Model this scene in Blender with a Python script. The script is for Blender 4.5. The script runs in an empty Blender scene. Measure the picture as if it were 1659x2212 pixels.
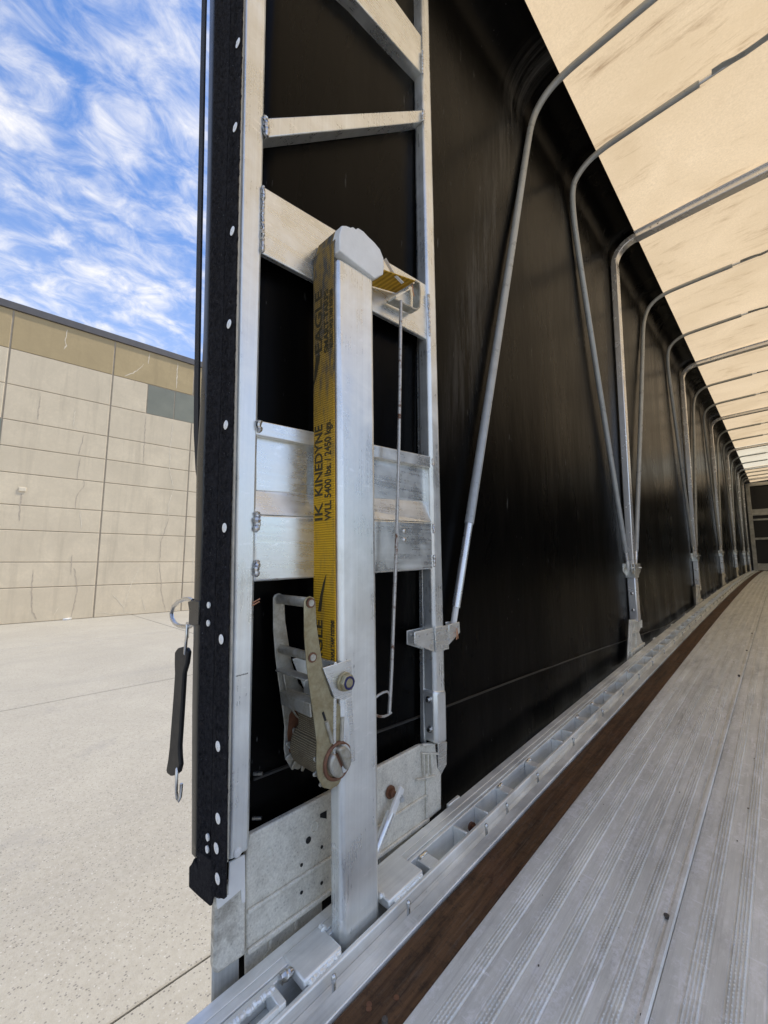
import bpy, bmesh, math, random
import numpy as np
from mathutils import Vector
random.seed(7)
rng = np.random.RandomState(5)
scn = bpy.context.scene

# ------------------------------------------------------------------ camera
F, CX, CY = 890.0, 829.5, 1106.0            # photo measured at 1659 x 2212
YAW, PIT, HC = math.atan(860.5 / 890), math.atan(106 / 890), 0.65
fw = np.array([-math.sin(YAW) * math.cos(PIT), math.cos(YAW) * math.cos(PIT), math.sin(PIT)])
rt = np.array([math.cos(YAW), math.sin(YAW), 0.0])
up = np.cross(rt, fw)
CAM = np.array([0, 0, HC])
cd = bpy.data.cameras.new("camera")
cam = bpy.data.objects.new("camera", cd)
scn.collection.objects.link(cam)
cam.location = CAM
cam.rotation_euler = (math.pi / 2 + PIT, 0, YAW)
cd.sensor_fit = 'VERTICAL'
cd.sensor_height = 36.0
cd.lens = 36.0 * F / 2212
cd.clip_start = 0.02
cd.clip_end = 3000
scn.camera = cam
# ------------------------------------------------------------------ light
SUN_EL, SUN_AZ = math.radians(60), math.radians(24)   # azimuth from +Y towards +X
world = bpy.data.worlds.new("World")
scn.world = world
world.use_nodes = True
wt = world.node_tree
wt.nodes.clear()
def WN(t, **k):
    n = wt.nodes.new(t)
    for a, b in k.items(): setattr(n, a, b)
    return n
wo = WN('ShaderNodeOutputWorld'); wb = WN('ShaderNodeBackground')
sky = WN('ShaderNodeTexSky', sky_type='NISHITA', sun_disc=False)
sky.sun_elevation = SUN_EL; sky.sun_rotation = SUN_AZ
sky.air_density = 1.0; sky.dust_density = 0.3; sky.ozone_density = 2.2
tc = WN('ShaderNodeTexCoord')
sep = WN('ShaderNodeSeparateXYZ')
wt.links.new(tc.outputs['Generated'], sep.inputs[0])
# project the sky direction on a flat cloud layer
zc = WN('ShaderNodeMath', operation='MAXIMUM'); zc.inputs[1].default_value = 0.02
wt.links.new(sep.outputs[2], zc.inputs[0])
za = WN('ShaderNodeMath', operation='ADD'); za.inputs[1].default_value = 0.28
wt.links.new(zc.outputs[0], za.inputs[0])
dx = WN('ShaderNodeMath', operation='DIVIDE'); dy = WN('ShaderNodeMath', operation='DIVIDE')
wt.links.new(sep.outputs[0], dx.inputs[0]); wt.links.new(za.outputs[0], dx.inputs[1])
wt.links.new(sep.outputs[1], dy.inputs[0]); wt.links.new(za.outputs[0], dy.inputs[1])
cmb = WN('ShaderNodeCombineXYZ')
wt.links.new(dx.outputs[0], cmb.inputs[0]); wt.links.new(dy.outputs[0], cmb.inputs[1])
def wmap(scale, rot):
    m = WN('ShaderNodeMapping'); m.inputs['Scale'].default_value = scale
    m.inputs['Rotation'].default_value = (0, 0, rot)
    wt.links.new(cmb.outputs[0], m.inputs[0]); return m
def wnoise(m, s, d, r, dist):
    n = WN('ShaderNodeTexNoise'); n.inputs['Scale'].default_value = s; n.inputs['Detail'].default_value = d
    n.inputs['Roughness'].default_value = r; n.inputs['Distortion'].default_value = dist
    wt.links.new(m.outputs[0], n.inputs['Vector']); return n
def wramp(src, a, b):
    r = WN('ShaderNodeMapRange'); r.interpolation_type = 'SMOOTHSTEP'
    r.inputs['From Min'].default_value = a; r.inputs['From Max'].default_value = b
    wt.links.new(src, r.inputs['Value']); return r
n1 = wnoise(wmap((1.0, 0.72, 1), 2.3), 17.0, 9, 0.62, 0.45)
n2 = wnoise(wmap((1.0, 0.8, 1), 2.3), 4.2, 4, 0.5, 0.3)
add = WN('ShaderNodeMath', operation='MULTIPLY_ADD'); add.inputs[1].default_value = 0.62
wt.links.new(n2.outputs[0], add.inputs[0]); wt.links.new(n1.outputs[0], add.inputs[2])
cov = wramp(add.outputs[0], 0.64, 1.24)
lowz = wramp(sep.outputs[2], 0.75, 0.15)               # cloud sheet thickens to the horizon
lowm = WN('ShaderNodeMath', operation='MULTIPLY_ADD'); lowm.inputs[1].default_value = 0.34
wt.links.new(lowz.outputs[0], lowm.inputs[0]); wt.links.new(cov.outputs[0], lowm.inputs[2])
cl = WN('ShaderNodeMath', operation='MINIMUM'); cl.inputs[1].default_value = 0.88
wt.links.new(lowm.outputs[0], cl.inputs[0])
mix = WN('ShaderNodeMix', data_type='RGBA')
mix.inputs[7].default_value = (5.7, 5.5, 5.25, 1)
tint = WN('ShaderNodeMix', data_type='RGBA', blend_type='MULTIPLY'); tint.inputs[0].default_value = 1
tint.inputs[7].default_value = (0.66, 0.92, 1.22, 1)
wt.links.new(sky.outputs[0], tint.inputs[6])
wt.links.new(cl.outputs[0], mix.inputs[0]); wt.links.new(tint.outputs[2], mix.inputs[6])
wt.links.new(mix.outputs[2], wb.inputs[0])
wb.inputs[1].default_value = 0.118
wt.links.new(wb.outputs[0], wo.inputs[0])
sl = bpy.data.lights.new("sun", 'SUN'); sl.energy = 2.9; sl.angle = math.radians(2.5); sl.color = (1, 0.94, 0.83)
so = bpy.data.objects.new("sun", sl); scn.collection.objects.link(so)
sd = Vector((math.cos(SUN_EL) * math.sin(SUN_AZ), math.cos(SUN_EL) * math.cos(SUN_AZ), math.sin(SUN_EL)))
so.rotation_euler = sd.to_track_quat('Z', 'Y').to_euler(); so.location = (0, 0, 30)
scn.view_settings.view_transform = 'Standard'
scn.view_settings.look = 'None'
scn.view_settings.gamma = 1
scn.view_settings.exposure = 0.82
scn.cycles.max_bounces = 8; scn.cycles.diffuse_bounces = 5; scn.cycles.glossy_bounces = 4
scn.cycles.transmission_bounces = 4; scn.cycles.sample_clamp_indirect = 6
scn.cycles.use_denoising = True

# ------------------------------------------------------------------ pixel -> direction helpers
def ray(x, y): return fw + rt * (x - CX) / F - up * (y - CY) / F
def onX(p, X): r = ray(*p); return CAM + r * (X / r[0])
def onY(p, Y): r = ray(*p); return CAM + r * (Y / r[1])
def onZ(p, z): r = ray(*p); return CAM + r * ((z - HC) / r[2])
def onP(p, P0, n): r = ray(*p); return CAM + r * (((np.array(P0) - CAM) @ n) / (r @ n))
def crop(x0, y0, s): return lambda x, y: ((x0 + s * x) / 1.8228, (y0 + s * y) / 1.8228)
Z3 = crop(750, 3000, .4664); Z4 = crop(1500, 2900, .5118); ZZ = crop(2400, 2000, .3761)
R2 = crop(900, 0, .6057); R5 = crop(900, 1300, .6057); C4 = crop(1000, 2280, .3797); C5 = crop(1150, 860, .3617)
RB = crop(1550, 2050, .4294); FB = crop(2400, 2150, .226); RV = crop(2700, 1700, .2713)
W2 = crop(960, 1600, .4822); C7 = crop(640, 2300, .4069); C6 = crop(1440, 2640, .1206); CF = crop(660, 2200, .226)
ident = lambda x, y: (x, y)
def dz(y): return .05166 * (y - .4) - .00174 * (y - .4) ** 2          # cambered deck
def rz(y): return 2.70 + .030 * y - .0013 * y * y                     # underside of roof tarp
XM = 0.62                                                            # trailer centre line
YE = 15.5

# ------------------------------------------------------------------ mesh builder
class MB:
    def __init__(s): s.v = []; s.f = []
    def add(s, vs, fs):
        o = len(s.v); s.v += [tuple(map(float, p)) for p in vs]; s.f += [[o + i for i in q] for q in fs]
    def prism(s, pts, ext):
        n = len(pts); ext = np.array(ext, float)
        vs = [np.array(p, float) for p in pts] + [np.array(p, float) + ext for p in pts]
        s.add(vs, [list(range(n)), list(range(2 * n - 1, n - 1, -1))] + [[i, (i + 1) % n, n + (i + 1) % n, n + i] for i in range(n)])
        return s
    def poly(s, cv, pts, X, th):                 # outline read on the plane X, given thickness outboard
        return s.prism([onX(cv(*p), X) for p in pts], (-th, 0, 0))
    def box(s, a, b):
        x0, y0, z0 = a; x1, y1, z1 = b
        return s.prism([(x0, y0, z0), (x1, y0, z0), (x1, y1, z0), (x0, y1, z0)], (0, 0, z1 - z0))
    def sweep(s, path, prof, side, closed_prof=True, caps=True):
        path = [np.array(p, float) for p in path]; side = np.array(side, float); n = len(path); m = len(prof)
        vs = []
        for i, p in enumerate(path):
            t = path[min(i + 1, n - 1)] - path[max(i - 1, 0)]; t /= np.linalg.norm(t) + 1e-12
            u = side - t * (side @ t); u /= np.linalg.norm(u) + 1e-12; w = np.cross(t, u)
            vs += [p + u * a + w * b for a, b in prof]
        fs = []
        mm = m if closed_prof else m - 1
        for i in range(n - 1):
            for j in range(mm):
                k = (j + 1) % m; fs.append([i * m + j, i * m + k, (i + 1) * m + k, (i + 1) * m + j])
        if caps and closed_prof: fs += [list(range(m)), list(range((n - 1) * m, n * m))[::-1]]
        s.add(vs, fs); return s
    def tube(s, path, r, n=10, caps=True):
        path = [np.array(p, float) for p in path]
        rs = r if hasattr(r, '__len__') else [r] * len(path)
        t0 = path[1] - path[0]; t0 /= np.linalg.norm(t0)
        u = np.cross(t0, (0, 0, 1.0))
        if np.linalg.norm(u) < .1: u = np.cross(t0, (1.0, 0, 0))
        u /= np.linalg.norm(u); vs = []
        for i, p in enumerate(path):
            t = path[min(i + 1, len(path) - 1)] - path[max(i - 1, 0)]; t /= np.linalg.norm(t) + 1e-12
            u = u - t * (u @ t); u /= np.linalg.norm(u) + 1e-12; w = np.cross(t, u)
            for k in range(n):
                a = 2 * math.pi * k / n; vs.append(p + rs[i] * (u * math.cos(a) + w * math.sin(a)))
        fs = [[i * n + k, i * n + (k + 1) % n, (i + 1) * n + (k + 1) % n, (i + 1) * n + k] for i in range(len(path) - 1) for k in range(n)]
        if caps: fs += [list(range(n)), list(range((len(path) - 1) * n, len(path) * n))[::-1]]
        s.add(vs, fs); return s
    def cyl(s, c, ax, r, h, n=16, dome=0):
        c = np.array(c, float); ax = np.array(ax, float); ax /= np.linalg.norm(ax)
        if dome: return s.tube([c, c + ax * h * .4, c + ax * h * .8, c + ax * h], [r, r, r * .75, r * .3], n)
        return s.tube([c, c + ax * h], r, n)
    def weld(s, a, b, r, n=None):
        a = np.array(a, float); b = np.array(b, float); L = np.linalg.norm(b - a); k = max(9, 3 * int(L / (r * .8)))
        r = r * .78; pts = []; rs = []; ph = rng.uniform(-.18, .18, (k // 3 + 2, 3)) * r; am = rng.uniform(.85, 1.12, k // 3 + 2)
        for i in range(k + 1):
            pts.append(a + (b - a) * i / k + ph[i // 3]); rs.append(r * am[i // 3] * (.98, 1.06, .86)[i % 3])
        rs[0] *= .45; rs[-1] *= .45
        return s.tube(pts, rs, 9)
    def grid(s, P):                              # P[i][j] -> open sheet
        n, m = len(P), len(P[0]); s.add([p for r in P for p in r], [[i * m + j, i * m + j + 1, (i + 1) * m + j + 1, (i + 1) * m + j] for i in range(n - 1) for j in range(m - 1)]); return s
    def mesh(s, name, base=(0, 0, 0), smooth=True, ang=35, normals=True):
        me = bpy.data.meshes.new(name)
        b = np.array(base, float)
        me.from_pydata([tuple(np.array(p) - b) for p in s.v], [], s.f)
        if normals:
            bm = bmesh.new(); bm.from_mesh(me); bmesh.ops.recalc_face_normals(bm, faces=bm.faces); bm.to_mesh(me); bm.free()
        if smooth:
            me.shade_smooth(); me.set_sharp_from_angle(angle=math.radians(ang))
        return me
def link(o, parent=None):
    scn.collection.objects.link(o)
    if parent is not None: o.parent = parent
    return o
def base_of(parent):
    b = np.zeros(3); p = parent
    while p is not None: b += np.array(p.location); p = p.parent
    return b
def obj(name, mb, mat, parent=None, bevel=0, seg=2, smooth=True, ang=35, normals=True):
    me = mb.mesh(name, base_of(parent), smooth, ang, normals); me.materials.append(mat)
    o = link(bpy.data.objects.new(name, me), parent)
    if bevel:
        m = o.modifiers.new("bevel", 'BEVEL'); m.width = bevel; m.segments = seg; m.limit_method = 'ANGLE'; m.angle_limit = math.radians(40); m.harden_normals = False
    return o
def tag(o, label, cat, group=None):
    o['label'] = label; o['category'] = cat
    if group: o['group'] = group
    return o
def thing(name, label, cat, loc, group=None):
    o = bpy.data.objects.new(name, None); o.empty_display_size = .05; o.location = [float(a) for a in loc]; link(o)
    return tag(o, label, cat, group)
def struct(o): o['kind'] = 'structure'; return o
def stuff(o): o['kind'] = 'stuff'; return o

# ------------------------------------------------------------------ materials
class NT:
    def __init__(s, name):
        s.m = bpy.data.materials.new(name); s.m.use_nodes = True; s.t = s.m.node_tree; s.b = s.t.nodes['Principled BSDF']; s.out = s.t.nodes['Material Output']
        s.tc = s.t.nodes.new('ShaderNodeTexCoord')
    def n(s, t, **k):
        q = s.t.nodes.new(t)
        for a, b in k.items(): setattr(q, a, b)
        return q
    def l(s, a, b): s.t.links.new(a, b)
    def map(s, sc=(1, 1, 1), rot=(0, 0, 0), src='Object'):
        m = s.n('ShaderNodeMapping'); m.inputs['Scale'].default_value = sc; m.inputs['Rotation'].default_value = rot; s.l(s.tc.outputs[src], m.inputs[0]); return m.outputs[0]
    def noise(s, vec, sc, det=4, ro=.55, dist=0):
        q = s.n('ShaderNodeTexNoise'); q.inputs['Scale'].default_value = sc; q.inputs['Detail'].default_value = det; q.inputs['Roughness'].default_value = ro; q.inputs['Distortion'].default_value = dist
        s.l(vec, q.inputs['Vector']); return q.outputs[0]
    def voro(s, vec, sc, feature='F1', out='Distance'):
        q = s.n('ShaderNodeTexVoronoi'); q.feature = feature; q.inputs['Scale'].default_value = sc; s.l(vec, q.inputs['Vector']); return q.outputs[out]
    def rng(s, v, a, b, c=0., d=1.):
        q = s.n('ShaderNodeMapRange'); q.inputs[1].default_value = a; q.inputs[2].default_value = b; q.inputs[3].default_value = c; q.inputs[4].default_value = d; s.l(v, q.inputs[0]); return q.outputs[0]
    def mixc(s, f, a, b, mode='MIX'):
        q = s.n('ShaderNodeMix', data_type='RGBA', blend_type=mode)
        for i, x in ((0, f), (6, a), (7, b)):
            if isinstance(x, (int, float)): q.inputs[i].default_value = x
            elif isinstance(x, tuple): q.inputs[i].default_value = (x + (1,)) if len(x) == 3 else x
            else: s.l(x, q.inputs[i])
        return q.outputs[2]
    def math(s, op, a, b):
        q = s.n('ShaderNodeMath', operation=op)
        for i, x in ((0, a), (1, b)):
            if isinstance(x, (int, float)): q.inputs[i].default_value = x
            else: s.l(x, q.inputs[i])
        return q.outputs[0]
    def set(s, **k):
        for a, v in k.items():
            i = s.b.inputs[{'col': 'Base Color', 'rough': 'Roughness', 'metal': 'Metallic', 'spec': 'Specular IOR Level', 'sheen': 'Sheen Weight', 'coat': 'Coat Weight', 'aniso': 'Anisotropic', 'sss': 'Subsurface Weight'}[a]]
            if isinstance(v, (int, float)): i.default_value = v
            elif isinstance(v, tuple): i.default_value = v + (1,)
            else: s.l(v, i)
        return s
    def bump(s, h, st=.3, d=.002):
        q = s.n('ShaderNodeBump'); q.inputs['Strength'].default_value = st; q.inputs['Distance'].default_value = d; s.l(h, q.inputs['Height'])
        prev = s.b.inputs['Normal'].links
        if prev: s.l(prev[0].from_socket, q.inputs['Normal'])
        s.l(q.outputs[0], s.b.inputs['Normal']); return s
def alu(name, base=.84, rough=.32, metal=.70, axis=2, streak=.06, dirt=.13, warm=1.0, fleck=.5):
    t = NT(name)
    sc = [130, 130, 130]; sc[axis] = 1.6
    st = t.noise(t.map(tuple(sc)), 1, 6, .7)
    bl = t.noise(t.map(), 9, 5, .6, .4)
    cl = t.noise(t.map((1, 1, 1)), 70, 4, .7)
    f = t.math('ADD', t.rng(st, .3, .7, -streak, streak), t.rng(bl, .3, .7, -dirt, dirt))
    v = t.math('ADD', f, base)
    cmbn = t.n('ShaderNodeCombineXYZ')
    for i, k in enumerate((.985 * warm, 1.0, .965 / warm)): t.l(t.math('MULTIPLY', v, k), cmbn.inputs[i])
    # scratches and scuffs: thin, high contrast noise stretched along slanted directions
    s1 = t.rng(t.noise(t.map((9, 40, 110), (.5, .35, .2)), 1, 3, .5), .66, .71)
    s2 = t.rng(t.noise(t.map((110, 30, 6), (-.4, .2, .7)), 1, 3, .5), .67, .72)
    sc2 = t.math('MAXIMUM', s1, s2)
    colr = t.mixc(t.math('MULTIPLY', sc2, .65), cmbn.outputs[0], (.95, .95, .93))
    dk = t.rng(t.noise(t.map((1, 1, 1)), 38, 6, .75, .6), .67, .78, 0, fleck)
    colr = t.mixc(dk, colr, (.22, .21, .20))
    t.set(col=colr, metal=metal, rough=t.math('ADD', t.rng(bl, .3, .7, rough - .1, rough + .12), t.rng(st, .3, .7, -.06, .08)))
    t.bump(st, .12, .001).bump(cl, .06, .001)
    return t.m
M = {}
M['alu'] = alu('aluminium_upright')
M['alu_h'] = alu('aluminium_plate', .80, .28, .78, 1, .04, .14)
M['alu_rail'] = alu('aluminium_rail', .86, .38, .45, 1, .07, .14)
def clean(name, base, rough):
    t = NT(name); a = t.noise(t.map((40, 40, 1.2)), 1, 5, .65); b = t.noise(t.map(), 7, 4, .6, .3)
    v = t.math('ADD', t.rng(a, .3, .7, -.03, .03), t.rng(b, .3, .7, base - .05, base + .05)); c = t.n('ShaderNodeCombineXYZ')
    for i in range(3): t.l(v, c.inputs[i])
    t.set(col=c.outputs[0], metal=.62, rough=t.rng(b, .3, .7, rough - .05, rough + .07)); return t.m
M['alu_bow'] = clean('aluminium_bow', .78, .24)
M['alu_dull'] = alu('aluminium_dull', .52, .5, .55, 2, .07, .14)
def cast_mat(name, dirt):
    t = NT(name)
    a = t.noise(t.map(), 22, 6, .7); b = t.noise(t.map(), 240, 4, .7); c = t.voro(t.map(), 160)
    sp = t.math('MULTIPLY', t.rng(c, .12, .3, 1, 0), t.rng(a, .4, .6))
    col = t.mixc(t.rng(b, .35, .65), (.66, .63, .54), (.84, .81, .71))
    col = t.mixc(t.math('MULTIPLY', sp, .5), col, (.20, .18, .15))
    col = t.mixc(t.rng(a, .45, .7, 0, dirt), col, (.27, .24, .19))
    t.set(col=col, metal=.25, rough=.62); t.bump(b, .35, .002).bump(a, .3, .003)
    return t.m
M['cast'] = cast_mat('cast_aluminium', .35)
M['cast_dirty'] = cast_mat('cast_aluminium_dirty', 1.0)
def floor_mat():
    t = NT('floor_aluminium')
    st = t.noise(t.map((90, 2.2, 1)), 1, 6, .7); bl = t.noise(t.map((6, 1.5, 1)), 2.2, 6, .65, .5); fi = t.noise(t.map(), 90, 5, .8)
    s1 = t.rng(t.noise(t.map((80, 8, 1), (0, 0, .35)), 1, 3, .5), .64, .70); s2 = t.rng(t.noise(t.map((14, 80, 1), (0, 0, -.2)), 1, 3, .5), .66, .71)
    wp = t.rng(t.noise(t.map((24, 7, 1)), 1, 7, .78), .49, .60)
    v = t.math('ADD', t.rng(st, .3, .7, .68, .84), t.rng(bl, .3, .7, -.12, .12))
    c = t.n('ShaderNodeCombineXYZ')
    for i, k in enumerate((1.0, 1.0, .93)): t.l(t.math('MULTIPLY', v, k), c.inputs[i])
    w = t.math('MAXIMUM', t.math('MAXIMUM', s1, s2), t.math('MULTIPLY', wp, t.rng(fi, .40, .58)))
    glint = t.math('MULTIPLY', t.rng(t.voro(t.map((260, 120, 1)), 1), .10, .22, 1, 0), t.rng(bl, .42, .6))  # white specks: sparkle of the ribs put into the colour
    w = t.math('MAXIMUM', w, glint)
    col = t.mixc(t.math('MULTIPLY', w, .9), c.outputs[0], (.98, .98, .97))
    dirt = t.math('MAXIMUM', t.rng(t.noise(t.map((5, 2, 1)), 3, 7, .75), .55, .74, 0, .5), t.rng(t.noise(t.map((60, 1.2, 1)), 1, 6, .7), .54, .72, 0, .45))
    col = t.mixc(dirt, col, (.27, .255, .235))
    rg = t.math('ADD', t.rng(bl, .3, .7, .40, .56), t.math('MULTIPLY', w, -.18))
    t.set(col=col, metal=.25, rough=rg); t.bump(fi, .16, .001).bump(st, .12, .001)
    return t.m
M['floor'] = floor_mat()
def simple(name, col, rough=.5, metal=0., nz=.15, sc=30, bump=.1, bd=.001, bsc=200, spec=.5):
    t = NT(name); a = t.noise(t.map(), sc, 5, .65); d = tuple(c * (1 - nz) for c in col); u = tuple(min(1, c * (1 + nz)) for c in col)
    t.set(col=t.mixc(t.rng(a, .3, .7), d, u), rough=t.rng(a, .3, .7, max(.05, rough - .07), rough + .07), metal=metal, spec=spec)
    if bump: t.bump(t.noise(t.map(), bsc, 3, .6), bump, bd)
    return t.m
M['white'] = simple('white_plastic', (.82, .81, .77), .42, 0, .06, 25, .12)
M['cream'] = simple('cream_seal', (.62, .57, .47), .6, 0, .2, 60)
M['pipe'] = simple('grey_pipe_sleeve', (.40, .42, .42), .32, 0.15, .12, 18, .05)
M['pipe_end'] = simple('polished_tube', (.80, .81, .81), .3, .75, .1, 30, .05)
M['dark'] = simple('dark_void', (.012, .012, .012), .8)
M['steel'] = simple('bright_steel', (.62, .61, .59), .28, 1, .12, 60)
M['rubber'] = simple('black_rubber', (.011, .010, .0095), .6, 0, .3, 50, .15)
M['vinyl'] = simple('black_vinyl', (.012, .0125, .0125), .3, 0, .3, 20, .12, .002, 60)
M['rivet'] = simple('pale_rivet', (.82, .82, .79), .4, .1, .15, 200)
M['rope'] = simple('black_webbing', (.014, .014, .014), .75, 0, .4, 120, .5, .002, 500)
M['soil'] = simple('grit_specks', (.10, .085, .07), .9, 0, .5, 200)
M['copper'] = simple('copper_pin', (.55, .27, .15), .4, .8, .3, 200)
def rusty(name, base, rust, lo, hi, metal=.7):
    t = NT(name); a = t.noise(t.map(), 26, 7, .7, .5); b = t.noise(t.map(), 160, 4, .7)
    col = t.mixc(t.rng(b, .3, .7), tuple(c * .78 for c in base), base)
    col = t.mixc(t.rng(a, lo, hi), col, rust); 
    t.set(col=col, metal=metal, rough=t.rng(a, .3, .7, .36, .62)); t.bump(b, .3, .001).bump(a, .2, .002); return t.m
M['zinc'] = rusty('zinc_plate', (.56, .54, .47), (.28, .24, .16), .42, .70, .62)
M['zinc_gold'] = rusty('yellow_zinc_plate', (.44, .39, .25), (.25, .19, .09), .42, .70, .6)
M['rust'] = rusty('rusty_steel', (.22, .10, .05), (.12, .05, .03), .4, .6, .2)
M['rod'] = rusty('rusty_rod', (.62, .60, .56), (.18, .09, .05), .54, .62, .7)
def velcro():
    t = NT('loop_fabric'); a = t.noise(t.map(), 110, 6, .85); b = t.noise(t.map((260, 260, 10)), 1, 3, .6); c = t.noise(t.map(), 30, 5, .7)
    lint = t.math('MULTIPLY', t.rng(t.noise(t.map(), 500, 2, .5), .70, .76), t.rng(c, .52, .62))
    col = t.mixc(t.rng(a, .3, .7), (.005, .005, .006), (.046, .043, .046)); col = t.mixc(lint, col, (.5, .5, .5))
    t.set(col=col, rough=1., sheen=.03, spec=.05); t.bump(a, 1., .006); return t.m
M['velcro'] = velcro()
def webbing():
    t = NT('yellow_webbing'); m = t.map()
    w = t.n('ShaderNodeTexWave', wave_type='BANDS', bands_direction='Z'); w.inputs['Scale'].default_value = 70; w.inputs['Distortion'].default_value = .6; t.l(m, w.inputs[0])
    w2 = t.n('ShaderNodeTexWave', wave_type='BANDS', bands_direction='X'); w2.inputs['Scale'].default_value = 130; w2.inputs['Distortion'].default_value = .5; t.l(m, w2.inputs[0])
    weave = t.math('MULTIPLY', w.outputs[1], t.rng(w2.outputs[1], 0, 1, .6, 1))
    a = t.noise(t.map((60, 60, 12)), 1, 6, .7); b = t.noise(t.map(), 260, 3, .7)
    col = t.mixc(weave, (.50, .27, .015), (.88, .51, .03))
    sepz = t.n('ShaderNodeSeparateXYZ'); t.l(t.tc.outputs['Object'], sepz.inputs[0])
    top = t.rng(sepz.outputs[2], .78, 1.16)                              # worn grey where it rides the cap
    wear = t.math('ADD', t.rng(a, .50, .72, 0, .5), t.math('MULTIPLY', top, t.rng(a, .25, .65, .40, .95)))
    q = t.n('ShaderNodeClamp'); t.l(t.math('MULTIPLY', wear, t.rng(sepz.outputs[1], .56, .60, 1, .25)), q.inputs[0])
    col = t.mixc(q.outputs[0], col, t.mixc(weave, (.055, .05, .042), (.17, .155, .125)))
    t.set(col=col, rough=.85, spec=.2); t.bump(weave, .7, .0015).bump(b, .3, .001); return t.m
M['strap'] = webbing()
def spool():
    t = NT('spooled_webbing'); w = t.n('ShaderNodeTexWave', wave_type='BANDS', bands_direction='Z'); w.inputs['Scale'].default_value = 95; w.inputs['Distortion'].default_value = 1.2; w.inputs['Detail Scale'].default_value = 2; t.l(t.map(), w.inputs[0])
    a = t.noise(t.map(), 40, 5, .7); col = t.mixc(w.outputs[1], (.10, .08, .05), (.30, .245, .155)); col = t.mixc(t.rng(a, .5, .7, 0, .5), col, (.10, .07, .04))
    t.set(col=col, rough=.9, spec=.2); t.bump(w.outputs[1], .8, .002); return t.m
M['spool'] = spool()
M['ink'] = simple('black_ink', (.06, .045, .015), .9, 0, .5, 300)
def wood():
    t = NT('oiled_hardwood'); m = t.map((60, 2.2, 30)); a = t.noise(m, 1, 6, .7, .4); b = t.noise(t.map(), 5, 6, .7, .5); c = t.noise(t.map((220, 16, 1)), 1, 4, .7); e = t.noise(t.map(), 120, 4, .75)
    col = t.mixc(t.rng(a, .35, .65), (.038, .020, .010), (.15, .080, .038)); col = t.mixc(t.rng(b, .5, .72, 0, .55), col, (.13, .058, .030))
    col = t.mixc(t.rng(c, .52, .70, 0, .55), col, (.13, .10, .075)); col = t.mixc(t.rng(t.noise(t.map(), 45, 6, .8), .5, .66, 0, .6), col, (.016, .011, .008)); col = t.mixc(t.rng(e, .58, .7, 0, .45), col, (.012, .008, .006))
    t.set(col=col, rough=t.rng(b, .3, .7, .55, .8), spec=.3); t.bump(a, .4, .002).bump(e, .35, .002); return t.m
M['wood'] = wood()
def curtain():
    t = NT('black_curtain_vinyl'); a = t.noise(t.map((1, 1.2, .35)), 2.2, 6, .6, .6); b = t.noise(t.map((1, 26, 1.2)), 1, 5, .65); c = t.noise(t.map((1, 1, 1)), 420, 2, .6); d = t.noise(t.map((1, 3, 1)), 1.3, 4, .55)
    scuff = t.math('MULTIPLY', t.math('MULTIPLY', t.rng(b, .5, .75), t.rng(a, .45, .7)), .35)
    so_ = t.n('ShaderNodeSeparateXYZ'); t.l(t.tc.outputs['Object'], so_.inputs[0])
    rub = t.math('ABSOLUTE', t.math('SUBTRACT', so_.outputs[1], t.math('ADD', t.math('MULTIPLY', so_.outputs[2], .30), .72)), 0)
    rubm = t.math('MULTIPLY', t.math('MULTIPLY', t.rng(rub, .0, .13, 1, 0), t.rng(so_.outputs[2], .9, 1.3)), t.rng(t.noise(t.map((1, 40, 3.5), (-.28, 0, 0)), 1, 6, .75), .42, .70))
    rubc = t.math('MINIMUM', t.math('MULTIPLY', rubm, 1.3), 1.)
    mk = t.rng(t.noise(t.map((1, 70, 12), (.6, 0, 0)), 1, 3, .5), .72, .78)
    dust = t.math('MULTIPLY', t.rng(t.voro(t.map((1, 1, .3)), 55), .02, .09, 1, 0), t.rng(a, .55, .68))
    col = t.mixc(scuff, (.0022, .0021, .002), (.009, .0083, .0075)); col = t.mixc(rubc, col, (.055, .052, .047)); col = t.mixc(t.math('MULTIPLY', mk, .35), col, (.16, .16, .15)); col = t.mixc(t.math('MULTIPLY', dust, .5), col, (.35, .34, .32))
    t.set(col=col, rough=t.math('ADD', t.rng(a, .3, .7, .22, .34), t.math('MULTIPLY', scuff, .18)), spec=.05)
    t.bump(c, .05, .001).bump(d, .25, .02).bump(b, .02, .003); return t.m
M['curtain'] = curtain()
M['seam'] = simple('welded_seam_vinyl', (.018, .0175, .017), .35, 0, .3, 30)
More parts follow.
